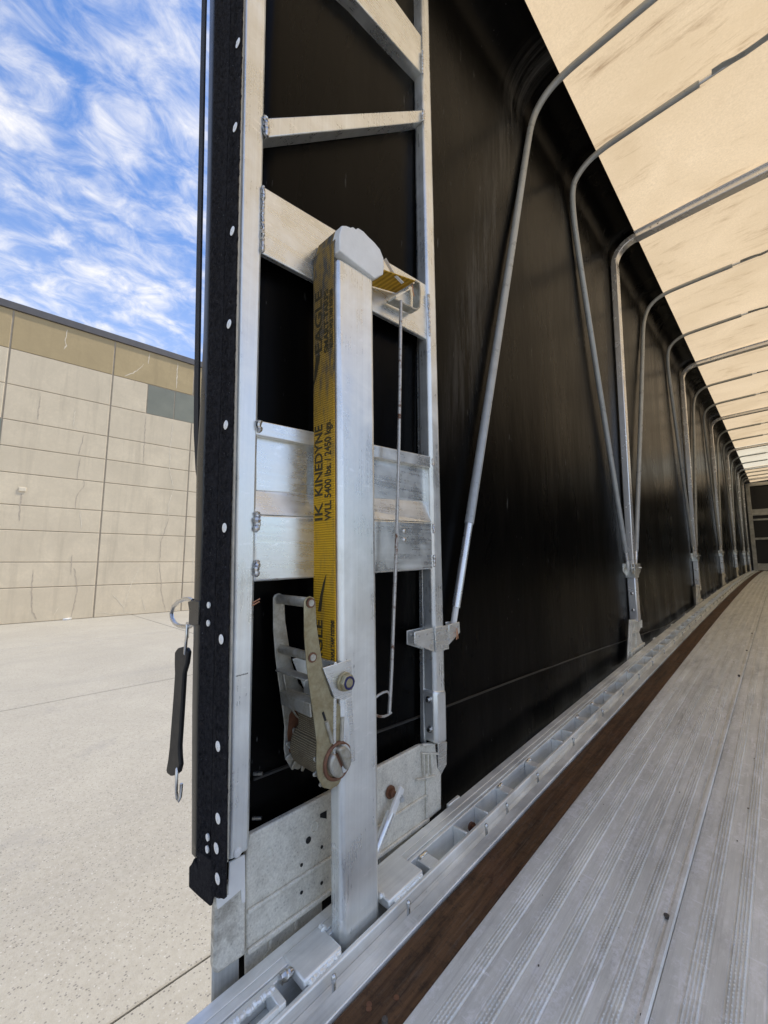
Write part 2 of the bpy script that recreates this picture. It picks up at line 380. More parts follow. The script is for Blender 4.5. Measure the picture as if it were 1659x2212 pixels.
def tarp(name, dif, trn, dirt=.8):
    t = NT(name); t.t.nodes.remove(t.b)
    fi = t.noise(t.map(), 110, 4, .8); bl = t.noise(t.map(), 1.6, 5, .6, .5)
    st = t.noise(t.map((2.2, 9, 1), (0, 0, .12)), 1, 6, .68, .8)       # rub marks run across the roof
    st2 = t.noise(t.map((7, 60, 1), (0, 0, -.1)), 1, 5, .7, .4)
    mk = t.math('MULTIPLY', t.math('MULTIPLY', t.rng(st, .52, .68), t.rng(bl, .40, .56)), t.rng(st2, .40, .62)); sp = t.math('MULTIPLY', t.rng(t.noise(t.map(), 34, 6, .8), .63, .72), t.rng(bl, .48, .6))
    msk = t.math('MULTIPLY', t.math('MAXIMUM', mk, t.math('MULTIPLY', sp, .8)), dirt)
    def tone(c):
        a = t.mixc(t.rng(fi, .25, .75), tuple(x * .80 for x in c), tuple(min(1, x * 1.16) for x in c)); a = t.mixc(t.rng(bl, .3, .7, 0, 1), a, (c[0] * .84, c[1] * .82, c[2] * .78)); return t.mixc(msk, a, (c[0] * .36, c[1] * .28, c[2] * .22))
    D = t.n('ShaderNodeBsdfDiffuse'); T = t.n('ShaderNodeBsdfTranslucent'); t.l(tone(dif), D.inputs[0]); t.l(tone(trn), T.inputs[0])
    G = t.n('ShaderNodeBsdfGlossy'); G.inputs['Roughness'].default_value = .45
    bp = t.n('ShaderNodeBump'); bp.inputs['Strength'].default_value = .4; bp.inputs['Distance'].default_value = .004; t.l(t.noise(t.map(), 40, 5, .65), bp.inputs['Height'])
    for q in (D, T, G): t.l(bp.outputs[0], q.inputs['Normal'])
    x = t.n('ShaderNodeMixShader'); x.inputs[0].default_value = .55; t.l(D.outputs[0], x.inputs[1]); t.l(T.outputs[0], x.inputs[2])
    y = t.n('ShaderNodeMixShader'); y.inputs[0].default_value = .03; t.l(x.outputs[0], y.inputs[1]); t.l(G.outputs[0], y.inputs[2])
    t.l(y.outputs[0], t.out.inputs[0]); return t.m
M['tarp'] = tarp('translucent_tan_tarp', (.58, .49, .36), (.84, .645, .40))
M['tarp_white'] = tarp('translucent_white_tarp', (.70, .66, .55), (.90, .80, .60), .6)
def concrete():
    t = NT('exposed_aggregate_concrete'); o = t.map()
    p = t.n('ShaderNodeTexVoronoi'); p.inputs['Scale'].default_value = 75; t.l(o, p.inputs['Vector'])
    sc = t.n('ShaderNodeSeparateColor'); t.l(p.outputs['Color'], sc.inputs[0])
    a = t.noise(o, .45, 6, .65, .4); b = t.noise(o, 6, 6, .7); c = t.noise(o, 190, 3, .75); f = t.noise(o, 26, 5, .75)
    col = t.mixc(t.rng(a, .3, .7), (.29, .265, .215), (.385, .355, .29)); col = t.mixc(t.rng(b, .35, .7, 0, .5), col, (.28, .25, .205))
    peb = t.math('MULTIPLY', t.rng(p.outputs['Distance'], .30, .42, 1, 0), 1.)
    col = t.mixc(t.math('MULTIPLY', peb, t.rng(sc.outputs[0], .74, .82)), col, (.13, .115, .10)); col = t.mixc(t.math('MULTIPLY', peb, t.rng(sc.outputs[1], .88, .95)), col, (.46, .43, .38)); col = t.mixc(t.rng(c, .35, .65, 0, .4), col, (.28, .265, .24)); col = t.mixc(t.rng(f, .40, .62, 0, .28), col, (.46, .43, .38))
    st = t.math('ADD', t.math('MULTIPLY', t.rng(t.noise(o, 1.3, 7, .75), .60, .72), .4), t.rng(t.noise(t.map((1.1, .10, 1)), 1.4, 6, .7), .52, .72, 0, .22)); col = t.mixc(st, col, (.22, .21, .20))
    t.set(col=col, rough=.9, spec=.25); t.bump(c, .4, .004).bump(peb, .25, .003); return t.m
M['concrete'] = concrete()
M['joint'] = simple('joint_filler', (.085, .075, .065), .9, 0, .3, 20)
def panel_mat(name, base, stain):
    t = NT(name); o = t.map(src='Object'); gi = t.n('ShaderNodeObjectInfo')
    a = t.noise(o, .9, 6, .65, .5); b = t.noise(o, 11, 6, .75); c = t.noise(o, 60, 4, .75); d = t.noise(t.map((3, 3, .25)), 1, 5, .65)
    col = t.mixc(t.rng(a, .3, .7), tuple(x * .88 for x in base), tuple(min(1, x * 1.1) for x in base)); col = t.mixc(t.rng(b, .42, .66, 0, .42), col, tuple(x * .80 for x in base)); col = t.mixc(t.rng(b, .58, .72, 0, .5), col, tuple(min(1, x * 1.25) for x in base))
    col = t.mixc(t.rng(d, .52, .72, 0, stain), col, tuple(x * .62 for x in base)); col = t.mixc(t.rng(gi.outputs['Random'], 0, 1, 0, .35), col, tuple(x * .85 for x in base))
    t.set(col=col, rough=.9, spec=.25); t.bump(c, .5, .006).bump(b, .3, .008); return t.m
M['panel'] = panel_mat('tan_precast_concrete', (.68, .575, .415), .45)
M['band'] = panel_mat('ochre_precast_band', (.47, .36, .20), .4)
M['caulk'] = simple('joint_caulk', (.36, .30, .22), .85, 0, .2, 4)
M['coping'] = simple('dark_metal_coping', (.115, .105, .10), .5, .3, .1, 3)
M['glass'] = simple('grey_spandrel_glass', (.20, .20, .15), .45, 0, .12, 1.2, 0)
M['repair'] = simple('crack_filler', (.70, .61, .46), .9, 0, .15, 12)
M['crack'] = simple('crack_dark', (.48, .40, .30), .9, 0, .2, 12)
M['bulk'] = simple('bulkhead_skin', (.010, .010, .011), .45, 0, .3, 4)

# ================================================================== THE SETTING: yard and building
GZ = -1.42
g = MB(); g.grid([[(-600, -600, GZ - .05), (-600, 600, GZ - .05)], [(600, -600, GZ - .05), (600, 600, GZ - .05)]])
ground = struct(obj('ground', g, M['joint'], None, smooth=False))
yard = struct(obj('concrete_yard', MB().box((-18.6, -34.9, GZ - .048), (20.6, 60.2, GZ - .020)), M['joint'], None, smooth=False))
JX = [-18.75, -13.45, -8.0, -2.36, 3.3, 8.95, 14.6, 20.2]; JY = [4.95 + 5.6 * k for k in range(-7, 10)]
for i in range(len(JX) - 1):
    for j in range(len(JY) - 1):
        gp = lambda x: .006 if -3 < x < 4 else .016
        s = MB().box((JX[i] + gp(JX[i]), JY[j] + .009, GZ - .019), (JX[i + 1] - gp(JX[i + 1]), JY[j + 1] - .009, GZ))
        obj('concrete_slab', s, M['concrete'], yard, bevel=.006, seg=1, smooth=False)
# building, 3 degrees off the trailer axis
BA = math.radians(3.0); BO = onZ((605 / 3.0094, 713.2 + 1870 / 3.0094), GZ)
bd = np.array([math.sin(BA), math.cos(BA), 0]); bn = np.array([math.cos(BA), -math.sin(BA), 0])
def B(s, h, o=0.): return BO + bd * s + bn * o + np.array([0, 0, h])
def BP(x, y, o=.0):                                     # photo crop point -> (s, h) on the wall
    P = onP((x / 3.0094, 713.2 + y / 3.0094), BO, bn); return (P - BO) @ bd, P[2] - GZ
bld = thing('warehouse_building', 'long tan precast concrete warehouse with ochre top band across the yard', 'building', B(0, 0))
def bbox(s0, s1, h0, h1, o0, o1): return MB().prism([B(s0, h0, o0), B(s1, h0, o0), B(s1, h1, o0), B(s0, h1, o0)], bn * (o1 - o0))
obj('wall', bbox(-33.6, 45.7, 0, 10.9, -12, -.016), M['caulk'], bld, smooth=False)
obj('coping', bbox(-33.7, 45.8, 10.77, 11.03, -12.1, .05), M['coping'], bld, bevel=.01)
ROW = [0, 1.17, 2.03, 3.11, 3.96, 5.05, 5.95, 6.86, 8.10, 9.36, 10.77]
def wpanel(s0, s1, h0, h1, top=False):
    o = obj('wall_panel', bbox(s0 + .026, s1 - .026, h0 + .013, h1 - .013, -.034, 0), M['band' if top else 'panel'], bld, bevel=.012, seg=1, smooth=False)
for k in range(-11, 15):
    s0 = 3.02 * k; s1 = s0 + 3.02
    for r in range(10):
        if k == 0 and r == 8: wpanel(s0, 1.25, ROW[r], ROW[r + 1]); continue
        if k == 1 and r == 8: wpanel(3.4, s1, ROW[r], ROW[r + 1]); continue
        if k == -2 and r == 6: wpanel(s0, s0 + .4, ROW[r], ROW[r + 1]); continue
        wpanel(s0, s1, ROW[r], ROW[r + 1], r == 9)
for a, b in ((1.25, 2.29), (2.29, 3.36)):
    w = obj('window', bbox(a + .02, b - .02, 8.12, 9.34, -.034, -.008), M['glass'], bld, smooth=False)
w = obj('window', bbox(-5.6, -3.02, 5.98, 6.84, -.034, -.010), M['glass'], bld, smooth=False)
def crack(pts, mat, wd):
    mb = MB(); q = [np.array(BP(*p)) for p in pts]; out = []
    for i in range(len(q) - 1):
        n = max(3, int(np.linalg.norm(q[i + 1] - q[i]) / .09))
        out += [q[i] + (q[i + 1] - q[i]) * j / n + rng.uniform(-.016, .016, 2) for j in range(n)]
    out.append(q[-1]); L = []; R = []
    for i, p in enumerate(out):
        t = out[min(i + 1, len(out) - 1)] - out[max(i - 1, 0)]; t /= np.linalg.norm(t) + 1e-9; nn = np.array([-t[1], t[0]]) * wd * .75 * rng.uniform(.5, 1.3) * (.3 if i in (0, len(out) - 1) else 1)
        L.append(B(*(p + nn), .004)); R.append(B(*(p - nn), .004))
    mb.grid([L, R]); obj('crack_filler', mb, mat, bld, smooth=False, normals=False)
LT, DK = M['repair'], M['crack']
for pts, m, w in [([(440, 0), (425, 60), (430, 100), (415, 125)], LT, .022), ([(935, 220), (900, 255), (850, 285), (810, 300)], LT, .02), ([(972, 150), (965, 220)], LT, .018), ([(1155, 215), (1150, 300), (1145, 380)], LT, .022),
                  ([(260, 430), (245, 580)], DK, .02), ([(490, 510), (478, 625)], LT, .018), ([(545, 680), (512, 810)], DK, .018), ([(522, 830), (500, 970)], DK, .016), ([(548, 970), (545, 1010), (495, 1090), (490, 1160)], DK, .016), ([(520, 1180), (532, 1290)], LT, .016),
                  ([(948, 560), (932, 870)], DK, .016), ([(1125, 600), (1105, 780), (1100, 900), (1130, 1040), (1095, 1130), (1098, 1215)], LT, .02), ([(1098, 1225), (1045, 1380), (1040, 1500)], DK, .016), ([(1038, 1515), (1050, 1700), (1075, 1830)], DK, .014),
                  ([(470, 1460), (462, 1590)], DK, .018), ([(482, 1545), (505, 1690), (462, 1870)], DK, .02), ([(215, 1560), (205, 1700), (212, 1830), (240, 1880)], DK, .02), ([(905, 1545), (850, 1660), (805, 1800), (815, 1840)], LT, .018), ([(735, 1720), (805, 1800)], LT, .018), ([(920, 1730), (950, 1830)], LT, .016), ([(1255, 1350), (1255, 1640)], LT, .016), ([(620, 1830), (720, 1845), (860, 1835)], LT, .014), ([(350, 1850), (385, 1800)], LT, .014)]:
    crack(pts, m, w)
s_, h_ = BP(145, 1035)
obj('fixture_plate', bbox(s_ - .1, s_ + .1, h_ - .07, h_ + .07, 0.001, .03), M['repair'], bld, bevel=.01)
crack([(140, 1065), (125, 1240)], DK, .03)
P = onZ((430 / 3.0094, 713.2 + 1885 / 3.0094), GZ); mb = MB()
mb.prism([P + (0, -.12, .0), P + (.1, 0, .0), P + (0, .14, .0), P + (-.07, .03, .0)], (0.02, .03, .07))
tag(obj('litter_scrap', mb, M['white'], None, bevel=.01), 'small white scrap of litter lying at the foot of the warehouse wall', 'litter')

# ================================================================== TRAILER
YS = np.concatenate([np.linspace(-.9, 2, 14), np.linspace(2.5, YE, 24)])
def along(X, h, ys=YS): return [(X, y, dz(y) + h) for y in ys]
trailer = thing('flatbed_trailer', 'flatbed trailer deck of ribbed aluminium planks with dark wood strip and pocketed side rail', 'trailer', (XM, 7.3, GZ))
# planks: ribbed extrusions
def plank_profile(w, groups):
    P = [(0.0004, -.03), (.0004, -.002), (.002, -.0006), (.006, .0)]
    for c in groups:
        P += [(c - .0125, 0), (c - .0115, -.0012), (c - .0095, -.0012)]
        for k in range(4):
            x = c - .0075 + .005 * k
            P += [(x - .0016, -.0006), (x - .0005, .0013), (x + .0005, .0013), (x + .0016, -.0006)]
        P += [(c + .0095, -.0012), (c + .0115, -.0012), (c + .0125, 0)]
    P += [(w - .016, 0), (w - .015, -.003), (w - .010, -.003), (w - .009, .0018), (w - .003, .0018), (w - .0005, -.001), (w - .0005, -.03)]
    return P
PW = .2522
def plank(w, groups):
    mb = MB(); prof = plank_profile(w, groups)
    rows = [[(x, y, dz(y) + z) for x, z in prof] for y in YS]; mb.grid(rows)
    me = mb.mesh('floor_plank', smooth=True, ang=25); me.materials.append(M['floor']); return me
pm = plank(PW, [.040, .085, .130, .172, .212])
tb = base_of(trailer)
for k in range(8):
    o = link(bpy.data.objects.new('floor_plank', pm), trailer); o.location = (-.441 + PW * k - tb[0], -tb[1], -tb[2])
o = link(bpy.data.objects.new('floor_plank', plank(.1045, [.045])), trailer); o.location = (-.441 + PW * 8 - tb[0], -tb[1], -tb[2])
obj('deck_frame', MB().sweep(along(XM, -.20), [(-1.06, -.15), (1.06, -.15), (1.06, .15), (-1.06, .15)], (1, 0, 0)), M['dark'], trailer, smooth=False)
def strip(name, x0, x1, h0, h1, mat, bevel=0, ys=YS, parent=trailer, mir=True):
    for sgn in ((1, -1) if mir else (1,)):
        xa, xb = (x0, x1) if sgn > 0 else (2 * XM - x0, 2 * XM - x1)
        w = abs(xb - xa) / 2; hh = (h1 - h0) / 2
        obj(name, MB().sweep(along((xa + xb) / 2, (h0 + h1) / 2, ys), [(-w, -hh), (w, -hh), (w, hh), (-w, hh)], (1, 0, 0)), mat, parent, bevel=bevel, seg=2)
for ya, yb in ((-.9, 2.75), (2.754, 6.4), (6.404, 10.05), (10.054, 13.7), (13.704, YE)):
    strip('wood_strip', -.4425, -.5165, -.035, -.0035, M['wood'], .002, np.linspace(ya, yb, 10))
strip('edge_flange', -.519, -.5445, -.03, .001, M['alu_rail'], .0015)
strip('flange_bead', -.5205, -.5235, .0013, .0025, M['alu_rail'])
strip('bolt_channel', -.5455, -.5675, -.03, -.014, M['alu_rail'])
strip('rail_lip', -.568, -.5765, -.10, .006, M['alu_rail'], .002)
YR = np.concatenate([np.linspace(-.9, 2, 14), np.linspace(2.5, YE, 24)])
for a, b in ((-.6145, -.6225), (-.6235, -.6385), (-.6395, -.6595)):
    strip('outer_rail', a, b, -.14, .009 if b > -.63 else .011, M['alu_rail'], .0012)
strip('pocket_floor', -.5772, -.614, -.10, -.052, M['alu_rail'])
def crossbox(name, y0, y1, h0, h1, x0=-.5772, x1=-.6138, mat='alu_rail', bevel=.0015, mir=True, parent=trailer):
    for sgn in ((1, -1) if mir else (1,)):
        xa, xb = (x1, x0) if sgn > 0 else (2 * XM - x0, 2 * XM - x1)
        mb = MB().prism([(xa, y0, dz(y0) + h0), (xb, y0, dz(y0) + h0), (xb, y0, dz(y0) + h1), (xa, y0, dz(y0) + h1)], (0, y1 - y0, dz(y1) - dz(y0)))
        obj(name, mb, M[mat], parent, bevel=bevel)
dv = [(.735, .765), (.868, .874), (.962, .967), (1.072, 1.100), (1.243, 1.272), (1.442, 1.447), (1.53, 1.535), (1.66, 1.69), (1.83, 1.86)]
y = 2.0
while y < YE - .2:
    dv.append((y, y + (.028, .006, .022)[len(dv) % 3])); y += .185
for i, (a, b) in enumerate(dv): crossbox('pocket_divider', a, b, -.10, .004 if b - a > .01 else .007, mir=(i < 20))
for a, b in dv[:12]:
    if b - a > .01:
        obj('weld_bead', MB().weld((-.610, a + .004, dz(a) + .006), (-.610, b, dz(b) + .006), .005), M['steel'], trailer)
mb_bolt = MB(); mb_bolt.cyl((0, 0, -.02), (0, 0, 1), .0032, .030, 8).cyl((0, 0, .008), (0, 0, 1), .0045, .008, 8, 1)
bolt_me = mb_bolt.mesh('channel_bolt'); bolt_me.materials.append(M['steel'])
def put(name, me, p, parent):
    o = link(bpy.data.objects.new(name, me), parent); b = base_of(parent); o.location = [float(p[i] - b[i]) for i in range(3)]; return o
for y in [.46, .636, .914, 1.015, 1.196, 1.472, 1.78, 2.06, 2.344, 2.631, 2.928, 3.241, 3.546] + [3.85 + .3 * k for k in range(30)]:
    put('channel_bolt', bolt_me, (-.552, y, dz(y)), trailer)
for y in [.918, 3.226, 3.827, 4.449, 5.048] + [5.65 + .6 * k for k in range(15)]:
    crossbox('rail_lug', y, y + .05, -.03, .013, -.6600, -.668, mir=False)
for p in (Z3(1950, 2150), Z4(-40, 2060), Z4(40, 2180)):
    P = onZ(p, .01); obj('wood_screw', MB().cyl((-.50 + .03 * rng.rand(), P[1], dz(P[1]) - .004), (0, 0, 1), .0042, .0014, 12), M['rust'], trailer)
# rusty bolt inside a pocket
p = np.array((-.600, .925, dz(.925) - .016)); obj('pocket_bolt', MB().cyl(p, (1, -.25, .1), .011, .005, 20).cyl(p, (1, -.25, .1), .006, .016, 6), M['rust'], trailer)
# near end of the rail: short welded box beside the post
crossbox('stake_box', .24, .392, -.085, -.012, mir=False, mat='alu_dull')
crossbox('stake_box', .380, .392, -.012, .012, mir=False)
crossbox('stake_box', .24, .380, -.012, .013, -.5772, -.583, mir=False)
obj('weld_bead', MB().weld((-.607, .26, dz(.26) + .012), (-.604, .388, dz(.39) + .014), .0065), M['alu_rail'], trailer)
obj('weld_bead', MB().weld((-.612, .400, dz(.4) + .010), (-.606, .424, dz(.42) + .014), .009), M['steel'], trailer)
# screws in the floor seams
for p in [(1440, 1978), ZZ(1355, 1750), ZZ(1435, 1490), ZZ(1490, 1312), Z4(30, 2180), (1596, 1460)]:
    P = onZ(p, .03)
    for _ in range(6): P = onZ(p, dz(P[1]) + .001)
    obj('floor_screw', MB().cyl(P + np.array((0, 0, -.003)), (0, 0, 1), .0045, .0045, 10), M['soil'], trailer)
# landing structure so that the deck is carried: axle beams and wheels, hidden below the deck
for x in (.12, 1.12):
    obj('chassis_beam', MB().sweep(along(x, -.52), [(-.07, -.16), (.07, -.16), (.07, .16), (-.07, .16)], (1, 0, 0)), M['coping'], trailer, smooth=False)
for yy in (1.6, 2.9, 14.2):
    obj('axle', MB().cyl((-.45, yy, GZ + .5), (1, 0, 0), .06, 2.14, 14), M['coping'], trailer)
    for x in (-.40, 1.36):
        wv = obj('wheel', MB().cyl((x, yy, GZ + .52), (1, 0, 0), .52, .28, 40), M['rubber'], trailer, bevel=.03)
        obj('rim', MB().cyl((x - .01, yy, GZ + .52), (1, 0, 0), .29, .30, 28), M['alu_dull'], wv, bevel=.01)
# tread teeth on the ribs of the nearest planks
mb = MB()
for k in range(3):
    for c in (.040, .085, .130, .172, .212):
        for j in range(4):
            x = -.441 + PW * k + c - .0075 + .005 * j; y = .30 + .004 * j
            while y < 2.6:
                z = dz(y) + .0012; a, b_, h = .0011, .0017, rng.uniform(.0004, .0012); o_ = rng.uniform(-.0007, .0007, 2)
                if rng.rand() < .25 + .7 * (math.sin(x * 40 + y * 3.1) * math.sin(y * 7.7 + x * 11) > -.1): mb.add([(x - a, y - b_, z), (x + a, y - b_, z), (x + a, y + b_, z), (x - a, y + b_, z), (x + o_[0], y + o_[1], z + h)], [(0, 1, 4), (1, 2, 4), (2, 3, 4), (3, 0, 4)])
                y += .0075
stuff(obj('tread_teeth', mb, M['alu_rail'], trailer, smooth=False))
# grit on deck
mb = MB()
for _ in range(200):
    y = .35 + 5 * rng.rand() ** 2; x = -.52 + rng.rand() * (.9 + y); r = rng.uniform(.0006, .0016); z = dz(y) + (-.002 if x < -.44 else .0005)
    q = [(x + r * math.cos(a) * rng.uniform(.6, 1.3), y + r * 1.5 * math.sin(a) * rng.uniform(.6, 1.3), z) for a in np.linspace(0, 5.2, 5)]
    mb.prism(q, (0, 0, r))
stuff(tag(obj('deck_grit', mb, M['soil'], None, smooth=False), 'scattered specks of grit and dirt on the aluminium deck planks', 'grit'))

# ================================================================== CURTAINS AND ROOF
BOWS = [2.92, 5.50, 8.05, 10.60, 13.10, 14.75]
XC, RC = -.712, .15                                     # curtain plane, corner radius
def wall_x(h):                                           # legs lean slightly in towards the roof
    return .030 * min(1, max(0, h / 2.7))
def curtain_mesh(sg):
    ys = np.linspace(.345 if sg > 0 else 2.95, YE, 300); P = []
    for y in ys:
        zt = rz(y) + .012; zb = dz(y) - .10; row = []
        near = min(abs(y - b) for b in BOWS + [.4, .9]); bul = -.010 * min(1, near / .5)
        for h in np.linspace(0, 1, 34):
            z = zb + (zt - RC - zb) * h
            w = .0035 * math.sin(y * 7.3 + 2.1 * math.sin(z * 1.7)) * (1 - h) ** 2 + .002 * math.sin(y * 19 + z * 3) * max(0, 1 - h * 4)
            row.append((XC + wall_x(z - dz(y)) + bul * math.sin(math.pi * min(1, h * 1.05)) + w - .004, y, z))
        x0 = row[-1][0]
        for a in np.linspace(.1, math.pi / 2, 12): row.append((x0 + RC * (1 - math.cos(a)), y, zt - RC + RC * math.sin(a)))
        row.append((-.532, y, zt + .001))
        P.append([(x if sg > 0 else 2 * XM - x, yy, z) for x, yy, z in row])
    return MB().grid(P)
lc = obj('side_curtain', curtain_mesh(1), M['curtain'], None, normals=False); tag(lc, 'glossy black vinyl side curtain hanging behind the bows along the left side', 'curtain')
rc = obj('side_curtain', curtain_mesh(-1), M['curtain'], None, normals=False); tag(rc, 'black vinyl side curtain on the far side, facing the left curtain across the deck', 'curtain')
for o in (lc, rc):
    m = o.modifiers.new('thick', 'SOLIDIFY'); m.thickness = .0015; m.offset = 0
# welded seam low on the curtain
a, b = onX((965, 1525), XC), onX((1360, 1380), XC); sh0, sh1 = a[2] - dz(a[1]), b[2] - dz(b[1])
def seam_h(y): return sh0 + (sh1 - sh0) * min(1.6, max(-.4, (y - a[1]) / (b[1] - a[1])))
ys = np.linspace(.40, 12, 80)
obj('seam', MB().sweep([(XC + .001 + wall_x(.2) - .006 * min(1, min(abs(y - q) for q in BOWS + [.4, .9]) / .5), y, dz(y) + seam_h(y)) for y in ys], [(-.0012, -.0035), (.0026, -.0018), (.0026, .0018), (-.0012, .0035)], (1, 0, 0)), M['seam'], lc)
roof = thing('roof_tarp', 'translucent tan roof tarp stretched over the bows above the deck', 'tarp', (XM, 7.3, 2.7))
PIPES = []
allb = sorted([.9, 1.66, 2.12] + BOWS + [q + s * (.845 if i < 4 else .55) for i, q in enumerate(BOWS) for s in (-1, 1) if 2.9 < q + s * .8 < 14.7])
def roof_part(name, y0, y1, mat):
    P = []
    for y in np.linspace(y0, y1, int((y1 - y0) * 22)):
        nr = min(abs(y - b) for b in allb); sag = .022 * min(1, nr / .3) ** .7
        P.append([(x, y, rz(y) + .014 + .05 * (1 - ((x - XM) / 1.155) ** 2) * .6 + sag * (1 - ((x - XM) / 1.16) ** 4) * .5 + .002 * math.sin(x * 9 + y * 5)) for x in np.linspace(-.537, 2 * XM + .537, 40)])
    o = obj(name, MB().grid(P), mat, roof, normals=False); return o
roof_part('rear_panel', .30, 10.60, M['tarp'])
o = roof_part('skylight_panel', 10.601, 13.10, M['tarp_white']); o['label'] = 'whiter translucent roof panel further forward'
roof_part('front_panel', 13.101, YE, M['tarp'])

def corner(Xw, zt, R, n=9): return [(Xw + R * (1 - math.cos(a)), zt - R + R * math.sin(a)) for a in np.linspace(0, math.pi / 2, n)]
def crown(x): return .03 * (1 - ((x - XM) / 1.155) ** 2)
ORD = ['first', 'second', 'third', 'fourth', 'fifth', 'sixth']
def bow_thing(i, yb):
    near = ['nearest the rear post, with the foot casting in full view', 'second along the curtain from the rear post', 'third along the curtain from the rear post', 'fourth along the curtain, where the whiter roof panel begins', 'fifth along the curtain, where the whiter roof panel ends', 'last one, standing just before the front bulkhead'][i]
    t = thing('roof_bow', 'aluminium arched roof bow ' + near, 'bow', (-.685, yb, dz(yb) + .02), 'aluminium roof bows along the curtain')
    zt = rz(yb) - .022; zb = dz(yb) + .44
    hw, hy = .0195, .030
    prof = [(-hy, -hw), (hy, -hw), (hy, hw), (-hy, hw)]
    for sg in (1, -1):
        mx = lambda x: x if sg > 0 else 2 * XM - x
        xb, xt = -.688, -.662
        leg = [(mx(xb + (xt - xb) * k / 6), yb, zb + (zt - .135 - zb) * k / 6) for k in range(7)]
        obj('leg', MB().sweep(leg, prof, (0, 1, 0)), M['alu_bow'], t, bevel=.005)
        el = obj('elbow', MB().sweep([(mx(xt), yb, zt - .20)] + [(mx(x), yb, z) for x, z in corner(xt, zt, .135, 12)] + [(mx(-.47), yb, zt + .001)], [(a * .93, b * .86) for a, b in prof], (0, 1, 0)), M['alu_bow'], t, bevel=.004)
        for (x, z) in ((xt, zt - .215), (xt, zt - .26), (xt + .01, zt - .10), (xt + .1, zt - .012), (-.44, zt + .002), (-.40, zt + .004)):
            obj('rivet', MB().cyl((mx(x), yb - hy + .001, z), (0, -1, 0), .006, .005, 10, 1), M['steel'], t)
        # foot: sleeve, bolts, casting, hinge bracket
        sp = [(a * 1.12, b * 1.2) for a, b in prof]; xq = mx(xb)
        slv = obj('sleeve', MB().sweep([(xq, yb, dz(yb) + .165), (xq, yb, dz(yb) + .45)], sp, (0, 1, 0)), M['alu_bow'], t, bevel=.006)
        for hh in (.235, .335): obj('bolt', MB().cyl((xq, yb - hy * 1.12 + .001, dz(yb) + hh), (0, -1, 0), .009, .006, 12, 1), M['steel'], slv)
        bk = MB(); zz = dz(yb) + .43
        bk.box((xq - .027, yb - .045, zz), (xq + .027, yb + .045, zz + .085))
        for q in (-1, 1):
            for e in (-.026, .020): bk.prism([(xq + e, yb + q * .045, zz + .01), (xq + e, yb + q * .10, zz + .035), (xq + e, yb + q * .10, zz + .085), (xq + e, yb + q * .045, zz + .085)], (.006, 0, 0))
            bk.cyl((xq - .03, yb + q * .085, zz + .06), (1, 0, 0), .004, .066, 8)
        obj('hinge_bracket', bk, M['alu_h'], t, bevel=.002)
        f0 = dz(yb); xf = -.676
        def fc(p):                                        # outline read at the first bow, reused relative to each bow
            P = onX(FB(*p), xf); return np.array((mx(xf), yb + (P[1] - BOWS[0]), f0 + P[2] - dz(BOWS[0])))
        ft = MB().prism([fc(p) for p in ((365, 1285), (548, 1280), (550, 1420), (520, 1500), (560, 1630), (592, 1690), (585, 1900), (330, 2150), (335, 1840))], (-.010 * sg, 0, 0))
        ca = obj('foot_casting', ft, M['cast'], t, bevel=.003)
        for (p0, p1, w) in (((395, 1330), (505, 1322), .012), ((390, 1500), (488, 1485), .012), ((412, 1290), (420, 1490), .007), ((440, 1500), (455, 1770), .010), ((372, 1290), (345, 1850), .012), ((350, 1858), (592, 1695), .014), ((538, 1285), (540, 1420), .007), ((372, 1880), (372, 1930), .006), ((412, 1850), (414, 1900), .006), ((525, 1760), (526, 1810), .006), ((566, 1730), (567, 1780), .006)):
            A, Bq = fc(p0), fc(p1); d = (Bq - A) / np.linalg.norm(Bq - A); nn = np.cross(d, (1, 0, 0)) * w / 2
            obj('rib', MB().prism([A + nn, Bq + nn, Bq - nn, A - nn], (.009 * sg, 0, 0)), M['cast'], ca, bevel=.0015)
    rb = [(x, yb, zt + crown(x) - crown(-.5)) for x in np.linspace(-.53, 2 * XM + .53, 24)]
    obj('roof_bar', MB().sweep(rb, prof, (0, 1, 0)), M['alu_bow'], t, bevel=.005)
    obj('bar_flange', MB().sweep([(x, y - .037, z + .018) for x, y, z in rb], [(-.010, -.0015), (.010, -.0015), (.010, .0015), (-.010, .0015)], (0, 1, 0)), M['alu_bow'], t)
for i, yb in enumerate(BOWS): bow_thing(i, yb)

